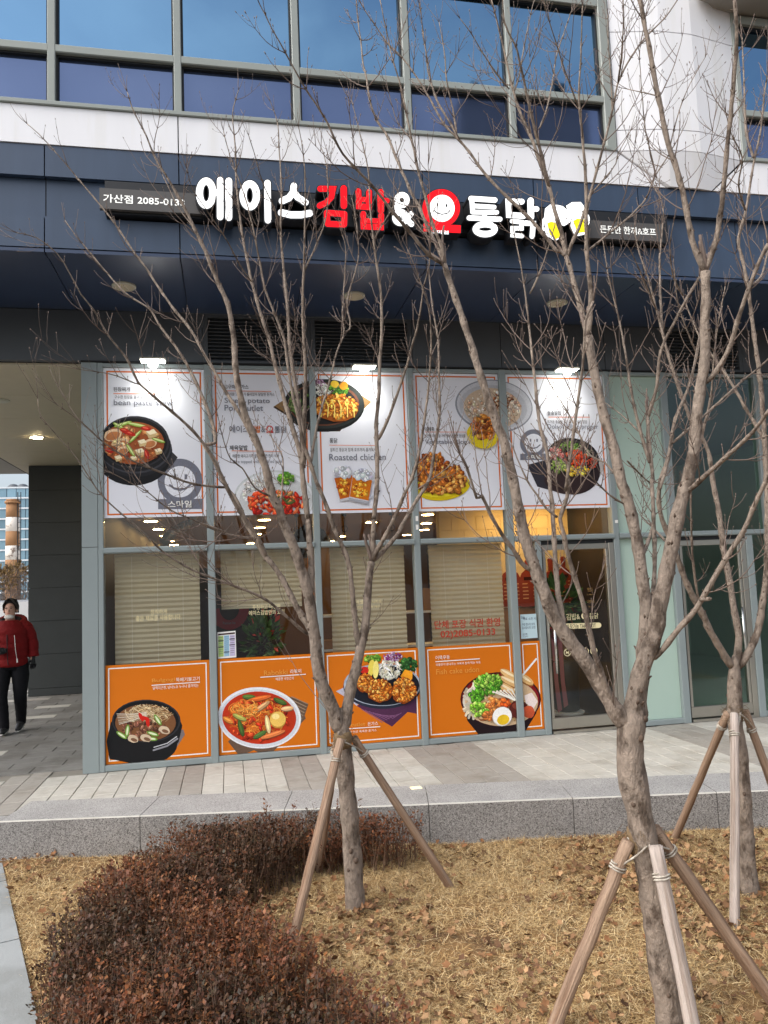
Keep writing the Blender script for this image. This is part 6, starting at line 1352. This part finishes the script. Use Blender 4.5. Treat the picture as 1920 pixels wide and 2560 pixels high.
def ringloft(mb, rings, n=22):
    b = len(mb.v)
    for (cx, cy, z, rx, ry) in rings:
        for k in range(n): a = 2*math.pi*k/n; mb.v.append(PT(cx+math.cos(a)*rx, cy+math.sin(a)*ry, z))
    for i in range(len(rings)-1):
        for k in range(n): o = b+i*n; mb.f.append([o+k, o+(k+1) % n, o+n+(k+1) % n, o+n+k]); mb.mi.append(mb.cur)
    mb.f.append(list(range(b+n-1, b-1, -1))); mb.mi.append(mb.cur); e = b+(len(rings)-1)*n; mb.f.append(list(range(e, e+n))); mb.mi.append(mb.cur)
ringloft(tr, ringloft_pts); tr.build('trousers', M['trouser'], Pn)
jk = MB(); jk.sm = True
rg = []
for i in range(41):
    u = i/40; z = .84+u*.60; q_ = .009*abs(math.sin(u*math.pi*6.0)); rx = (.195+.028*math.sin(u*math.pi*.7))*(1 if u < .78 else 1-(u-.78)*2.0)+q_; ry = (.15+.03*math.sin(u*math.pi*.7))*(1 if u < .8 else 1-(u-.8)*1.5)+q_
    if i == 0: rx *= .92; ry *= .92
    rg.append((.006*math.sin(u*7), -.01, z, rx, ry))
ringloft(jk, rg)
def arm(pts, r0, r1):
    P_ = catmull([Vector(PT(*p)) for p in pts], .018); n = len(P_); jk.tube(P_, [(r0+(r1-r0)*i/(n-1))+.007*abs(math.sin(i*.47))+random.uniform(-.002,.002) for i in range(n)], 16)
arm([(.12,0,1.375),(.20,.01,1.32),(.255,.04,1.14),(.275,.02,.95)], .078, .060); arm([(-.12,0,1.375),(-.20,0,1.32),(-.25,.0,1.12),(-.14,-.20,1.08)], .078, .058)
jo = jk.build('jacket', M['jacket'], Pn)
MB().tube([PT(.02,-.186,.87), PT(.015,-.206,1.0), PT(.01,-.204,1.2), PT(.0,-.165,1.36)], .005, 6).build('zip', M['glove'], jo)
MB().tube([PT(.095,-.196,1.25), PT(.112,-.206,1.06), PT(.128,-.190,.93)], .0035, 6).tube([PT(.127,-.191,.95), PT(.130,-.190,.90)], .009, 6).build('drawstring', M['ink_white'], jo)
hd = MB(); hd.sm = True
hd.tube([PT(math.cos(a)*.150, .02+math.sin(a)*.135, 1.415+.045*math.sin(a)) for a in [2*math.pi*i/26-1.1 for i in range(22)]], [.03+.026*math.sin(math.pi*i/21) for i in range(22)], 12, jit=.06); hd.ball(PT(.0,.12,1.38), (.17,.10,.11), 16, 10); hd.build('hood', M['jacket'], Pn)
cl = MB(); cl.sm = True; cl.tube([PT(math.cos(a)*.108, -.005+math.sin(a)*.10, 1.425+.03*math.sin(a)) for a in [2*math.pi*i/22 for i in range(23)]], .036, 10, jit=.12); cl.build('fur_lining', M['fur'], Pn)
ha = MB(); ha.sm = True
ha.ball(PT(0,.028,1.628), (.090,.092,.096), 24, 16); ha.ball(PT(0,.10,1.60), (.055,.05,.07), 14, 9)
for i in range(70):
    a = random.uniform(-.3, math.pi+.3); x = math.cos(a)*.088; y = .026+math.sin(a)*.088; ha.tube([PT(x*.2, -.02+y*.1, 1.722), PT(x*.75, y*.75-.01, 1.70), PT(x*1.0, y, 1.62), PT(x*.96, y+.02, 1.53)], [.004, .008, .008, .003], 5)
for sx in (-1, 1):
    for i in range(7): o_ = i*.006; ha.tube([PT(sx*.004, -.055+o_, 1.722), PT(sx*.048, -.080+o_, 1.690), PT(sx*.078, -.062+o_, 1.635), PT(sx*.086, -.03+o_, 1.57)], [.005, .009, .008, .003], 5)
ha.build('hair', M['hair'], Pn)
mk = MB(); mk.sm = True; mk.ball(PT(.0,-.078,1.482), (.060,.044,.032), 18, 10); mk.tube([PT(-.055,-.066,1.488), PT(-.078,.0,1.53), PT(-.08,.02,1.56)], .002, 5); mk.tube([PT(.055,-.066,1.488), PT(.078,.0,1.53), PT(.08,.02,1.56)], .002, 5); mk.build('face_mask', M['mask'], Pn)
fc_ = MB(); fc_.sm = True; fc_.ball(PT(0,-.104,1.562), (.012,.016,.022), 10, 7); fc_.ball(PT(-.079,-.005,1.565), (.012,.02,.03), 8, 6); fc_.ball(PT(.079,-.005,1.565), (.012,.02,.03), 8, 6); fc_.build('nose_and_ears', M['skin'], body)
for sx in (-1, 1):
    MB().ball(PT(sx*.030,-.098,1.592), (.014,.006,.005), 8, 6).build('eye', M['hair'], body); MB().tube([PT(sx*.014,-.100,1.609), PT(sx*.032,-.099,1.613), PT(sx*.05,-.088,1.607)], .0032, 5).build('eyebrow', M['hair'], body)
MB().ball(PT(0,-.101,1.526), (.020,.006,.005), 8, 6).build('mouth', mat('lip', (160,84,76), .5), body)
def glove(w, d, name='glove'):
    w = Vector(PT(*w)); d = Vector(d).normalized(); s_ = d.cross(Vector((0, 1, .2))).normalized(); n_ = d.cross(s_)
    g_ = MB(); g_.sm = True; g_.tube([w-d*.06, w-d*.01, w+d*.03, w+d*.065, w+d*.09], [.036, .036, .038, .044, .036], 12, sq=(1.0, .6))
    for i, (o_, L_) in enumerate(((-.028,.060),(-.010,.070),(.010,.064),(.027,.050))):
        b0 = w+d*.080+s_*o_; g_.tube([b0, b0+d*L_*.5+n_*.008, b0+d*L_*.75+n_*.026, b0+d*L_*.85+n_*.045], [.0115,.011,.0105,.009], 8)
    b0 = w+d*.035-s_*.034; g_.tube([b0, b0-s_*.020+d*.024+n_*.008, b0-s_*.014+d*.052+n_*.022], [.014,.013,.010], 8); g_.build(name, M['glove'], Pn)
glove((.276,.012,.935), (.02,-.06,-1)); glove((-.13,-.215,1.078), (.8,-.5,-.1))
ph = MB().box(PX-.12, PX+.02, PYY-.30, PYY-.24, 1.05, 1.09).ball(PT(-.05,-.27,1.06), (.085,.05,.045), 12, 8).build('hand_bag', M['glove']); props(ph, 'dark pouch held in the gloved hand of the walking person', 'bag')
def shoe(h, y_t):
    hx, hy, hz = h; s_ = MB(); s_.sm = True
    s_.tube([PT(hx, hy+.07, hz-.03), PT(hx, hy+.03, hz-.012), PT(hx, hy-.05, hz-.022+y_t*.3), PT(hx, hy-.13, hz-.045+y_t*.8), PT(hx, hy-.175, hz-.055+y_t)], [.030,.048,.046,.040,.022], 12, sq=(1.0, .85)); s_.tube([PT(hx, hy+.03, hz+.09), PT(hx, hy+.0, hz+.02), PT(hx, hy-.03, hz-.02)], [.044,.05,.046], 12); s_.build('shoe', M['shoe'], Pn)
    MB().tube([PT(hx, hy+.08, hz-.062), PT(hx, hy-.05, hz-.062+y_t*.2), PT(hx, hy-.18, hz-.070+y_t)], [.034,.042,.026], 8, sq=(1, .3)).build('sole', M['mask'], Pn)
shoe((-.035,-.12,.075), .015); shoe((.095,.13,.095), -.015)

# ------------------------------------------------------------------ far things seen through the passage
M['snow'] = mat('snow', (214,212,208), .8, c2=(112,98,82), c2s=.55, c2lo=.52, c2hi=.60); sn = MB().add([(-60,16.2,-.05),(60,16.2,-.05),(90,160,1.2),(-120,160,1.2)], [(0,1,2,3)]).build('snowy_ground', M['snow']); props(sn, kind='structure')
M['chim_w'] = mat('chim_w', (216,208,198), .85, c2=(120,104,92), c2s=1.3, c2lo=.55, c2hi=.60); M['chim_o'] = mat('chim_o', (150,110,74), .85, var=.12, vscale=1.2)
YC = 45
a, b = at(14, 1260, Y=YC), at(50, 1260, Y=YC); cx = (a.x+b.x)/2; R0 = (b.x-a.x)/2*.92
ch = thing('chimney', 'tall concrete chimney banded in ochre and white beyond the passage', 'chimney', (cx, YC, 0))
zs = [at(30, v, Y=YC).z for v in (1249, 1258, 1293, 1328, 1364, 1399)]+[-.3]
def cyl(name, z1, z0, r1, r0, mt, n=28): MB().lathe((cx, YC, 0), [(r0, z0), (r1, z1)], n).build(name, mt, ch, smooth=True)
cyl('cap_ring', zs[0], zs[0]-.12, R0*1.0, R0*1.05, M['chim_o']); cyl('cap_ring', zs[0]-.121, zs[1]-.02, R0*1.22, R0*1.22, M['chim_o'])
for k in range(5): cyl('band', zs[k+1]-.021, zs[k+2]-.02, R0*(1+.02*k), R0*(1+.02*(k+1)), M['chim_o'] if k % 2 == 0 else M['chim_w'])
ld = MB(); lx = cx+R0*1.12
for dx in (-.09, .09): ld.tube([(lx+dx, YC-R0*.6, 0), (lx+dx, YC-R0*.6, zs[0]+.45)], .03, 5)
for k in range(24): z_ = .4+k*.34; ld.tube([(lx-.09, YC-R0*.6, z_), (lx+.09, YC-R0*.6, z_)], .016, 4)
ld.build('ladder', M['black_metal'], ch)
YG = 90
a = at(-40, 1218, Y=YG); b = at(66, 1239, Y=YG); gx0, gx1, gt = a.x-30, b.x+25, a.z
GBd = thing('office_tower', 'distant glass office block behind the chimney', 'building', ((gx0+gx1)/2, YG, 0))
M['far_glass'] = mat('far_glass', (122,152,168), .15, metal=.3, obj_var=.22); M['far_white'] = mat('far_white', (206,212,216), .6)
box('core', mat('far_core', (60,84,100), .4), GBd, gx0, gx1, YG+.05, YG+20, -.3, gt)
nz = 12; hz_ = gt/nz
vis0, vis1 = at(-20, 1300, Y=YG).x, at(66, 1300, Y=YG).x
wdt = 1.05; mesh_cache = {}
k0 = int((vis0-6-gx0)/wdt); k1 = int((vis1+6-gx0)/wdt)
wm = MB().box(0, wdt-.08, -.05, 0, 0, hz_-.22); me = bpy.data.meshes.new('window'); me.from_pydata(wm.v, [], wm.f); me.materials.append(M['far_glass'])
for j in range(nz):
    box('floor_band', M['far_white'], GBd, gx0, gx1, YG-.12, YG+.04, j*hz_+hz_-.2, j*hz_+hz_-.02)
    for k in range(k0, k1):
        o = bpy.data.objects.new('window', me); o.location = (gx0+k*wdt, YG+.04, j*hz_); link(o, GBd)
for dx in (0, 2.4):
    q = at(28+dx*10, 1228, Y=YG+3); o = MB().ball((q.x, YG+4, gt-.1), (.9,.9,1.0), 12, 8).build('roof_tank', M['dark_wall'], GBd, smooth=True)
low = box('low_building', M['far_white'], None, -19, -9, 30, 34, -.4, 1.15); 
bpy.data.objects.remove(low)
t = thing('site_fence', 'grey site barrier with orange top beyond the passage', 'fence', (-9, 24, -.1))
for k in range(9): box('fence_panel', M['ink_orange'] if False else M['frame'], t, -15+k*1.3, -15+k*1.3+1.26, 24, 24.06, -.1, 1.25); box('orange_strip', M['poster_orange'], t, -15+k*1.3, -15+k*1.3+1.26, 23.98, 24.08, 1.252, 1.5)
t = thing('parked_van', 'grey roof of a parked vehicle behind the walking person', 'vehicle', (-5.4, 13.2, 0))
vb = MB(); prof = [(12.0,.35),(12.0,.95),(12.35,1.05),(12.75,1.62),(14.6,1.66),(14.9,1.3),(15.0,.5),(14.9,.35)]
vb.add([(-6.3, y, z) for y, z in prof]+[(-4.6, y, z) for y, z in prof], [tuple(range(7,-1,-1)), tuple(range(8,16))]+[(i, (i+1) % 8, (i+1) % 8+8, i+8) for i in range(8)]); vb.build('body', mat('van', (150,150,150), .4, metal=.2), t)
box('side_window', M['gasket'], t, -4.598, -4.59, 12.9, 14.4, 1.08, 1.5)
for y in (12.6, 14.3):
    w = MB().tube([(-4.75, y, .32), (-4.55, y, .32)], .32, 20).build('wheel', M['gasket'], t); MB().tube([(-4.56, y, .32), (-4.54, y, .32)], .2, 16).build('rim', M['steel'], w)
M['dry_leaf'] = mat('dry_leaf', (120,96,58), .8, var=.3, vscale=3)
for k, (u, Y, h, lb) in enumerate(((6, 17.5, 2.7, 'thin winter shrub at the photo edge beyond the passage'), (38, 18.5, 2.9, 'brown tufted winter shrub in front of the chimney'))):
    q = at(u, 1560, Y=Y); t = thing('winter_shrub', lb, 'shrub', (q.x, Y, -.05), 'shrubs beyond the passage'); sb = MB(); sb.sm = True
    for i in range(16):
        pts = twig_pts(Vector((q.x+random.uniform(-.25,.25), Y+random.uniform(-.2,.2), -.05)), Vector((random.uniform(-.35,.35), random.uniform(-.3,.3), 1)), h*random.uniform(.6, 1.0), .5, .3); sb.tube(pts, [.02*(1-.7*j/(len(pts)-1)) for j in range(len(pts))], 5)
        for p in pts[3:]:
            for _ in range(3): qq = twig_pts(p, Vector((random.uniform(-1,1), random.uniform(-1,1), random.uniform(.2,1))), random.uniform(.2, .5), .6, .4); sb.tube(qq, .006, 3, cap=False)
    sb.build('stem', M['twig'], t); leafset('foliage', t, (q.x, Y, h*.86), (.40, .35, .36), 260, .13, M['dry_leaf'])
# ------------------------------------------------------------------ block across the street, seen mirrored in the upper windows
T_ = thing('opposite_block', 'grey block with roof aerials across the street, mirrored in the upper windows', 'building', (26, -58, 0))
def mir(u, v, Y=-58):
    p = at(u, v, Y=-1.42); d = (p-EYE); d.y = -d.y; t = (Y-p.y)/d.y; return p+d*t
a, b = mir(1160, 340), mir(1478, 340); tp = mir(1300, 243).z
box('wall', mat('far_block', (70,72,80), .7, var=.1, vscale=.2), T_, a.x, b.x, -72, -58, -.6, tp)
nm = int(tp/3.4)
for j in range(nm):
    for k in range(6):
        w = (b.x-a.x)/6; box('window', M['gasket'], T_, a.x+k*w+.35, a.x+(k+1)*w-.35, -57.99, -57.94, j*3.4+1, j*3.4+2.6)
an_ = MB()
for u, v0, w in ((1200, 165, .34), (1213, 172, .30), (1224, 176, .30), (1418, 160, .2), (1432, 168, .5)):
    p = mir(u, v0); an_.box(p.x-w, p.x+w, -60.5, -60, p.z-2.6, p.z); an_.box(p.x-.06, p.x+.06, -60.3, -60.2, tp-1, p.z)
for u in (1180, 1368, 1385, 1400): p = mir(u, 212); an_.box(p.x-.1, p.x+.1, -60.3, -60.1, tp-1, p.z); 
p, q = mir(1365, 214), mir(1425, 216); an_.box(p.x, q.x, -60.2, -60.1, q.z-.2, q.z); an_.box(p.x, q.x, -60.2, -60.1, q.z-1.6, q.z-1.4)
an_.build('aerial', M['gasket'], T_)
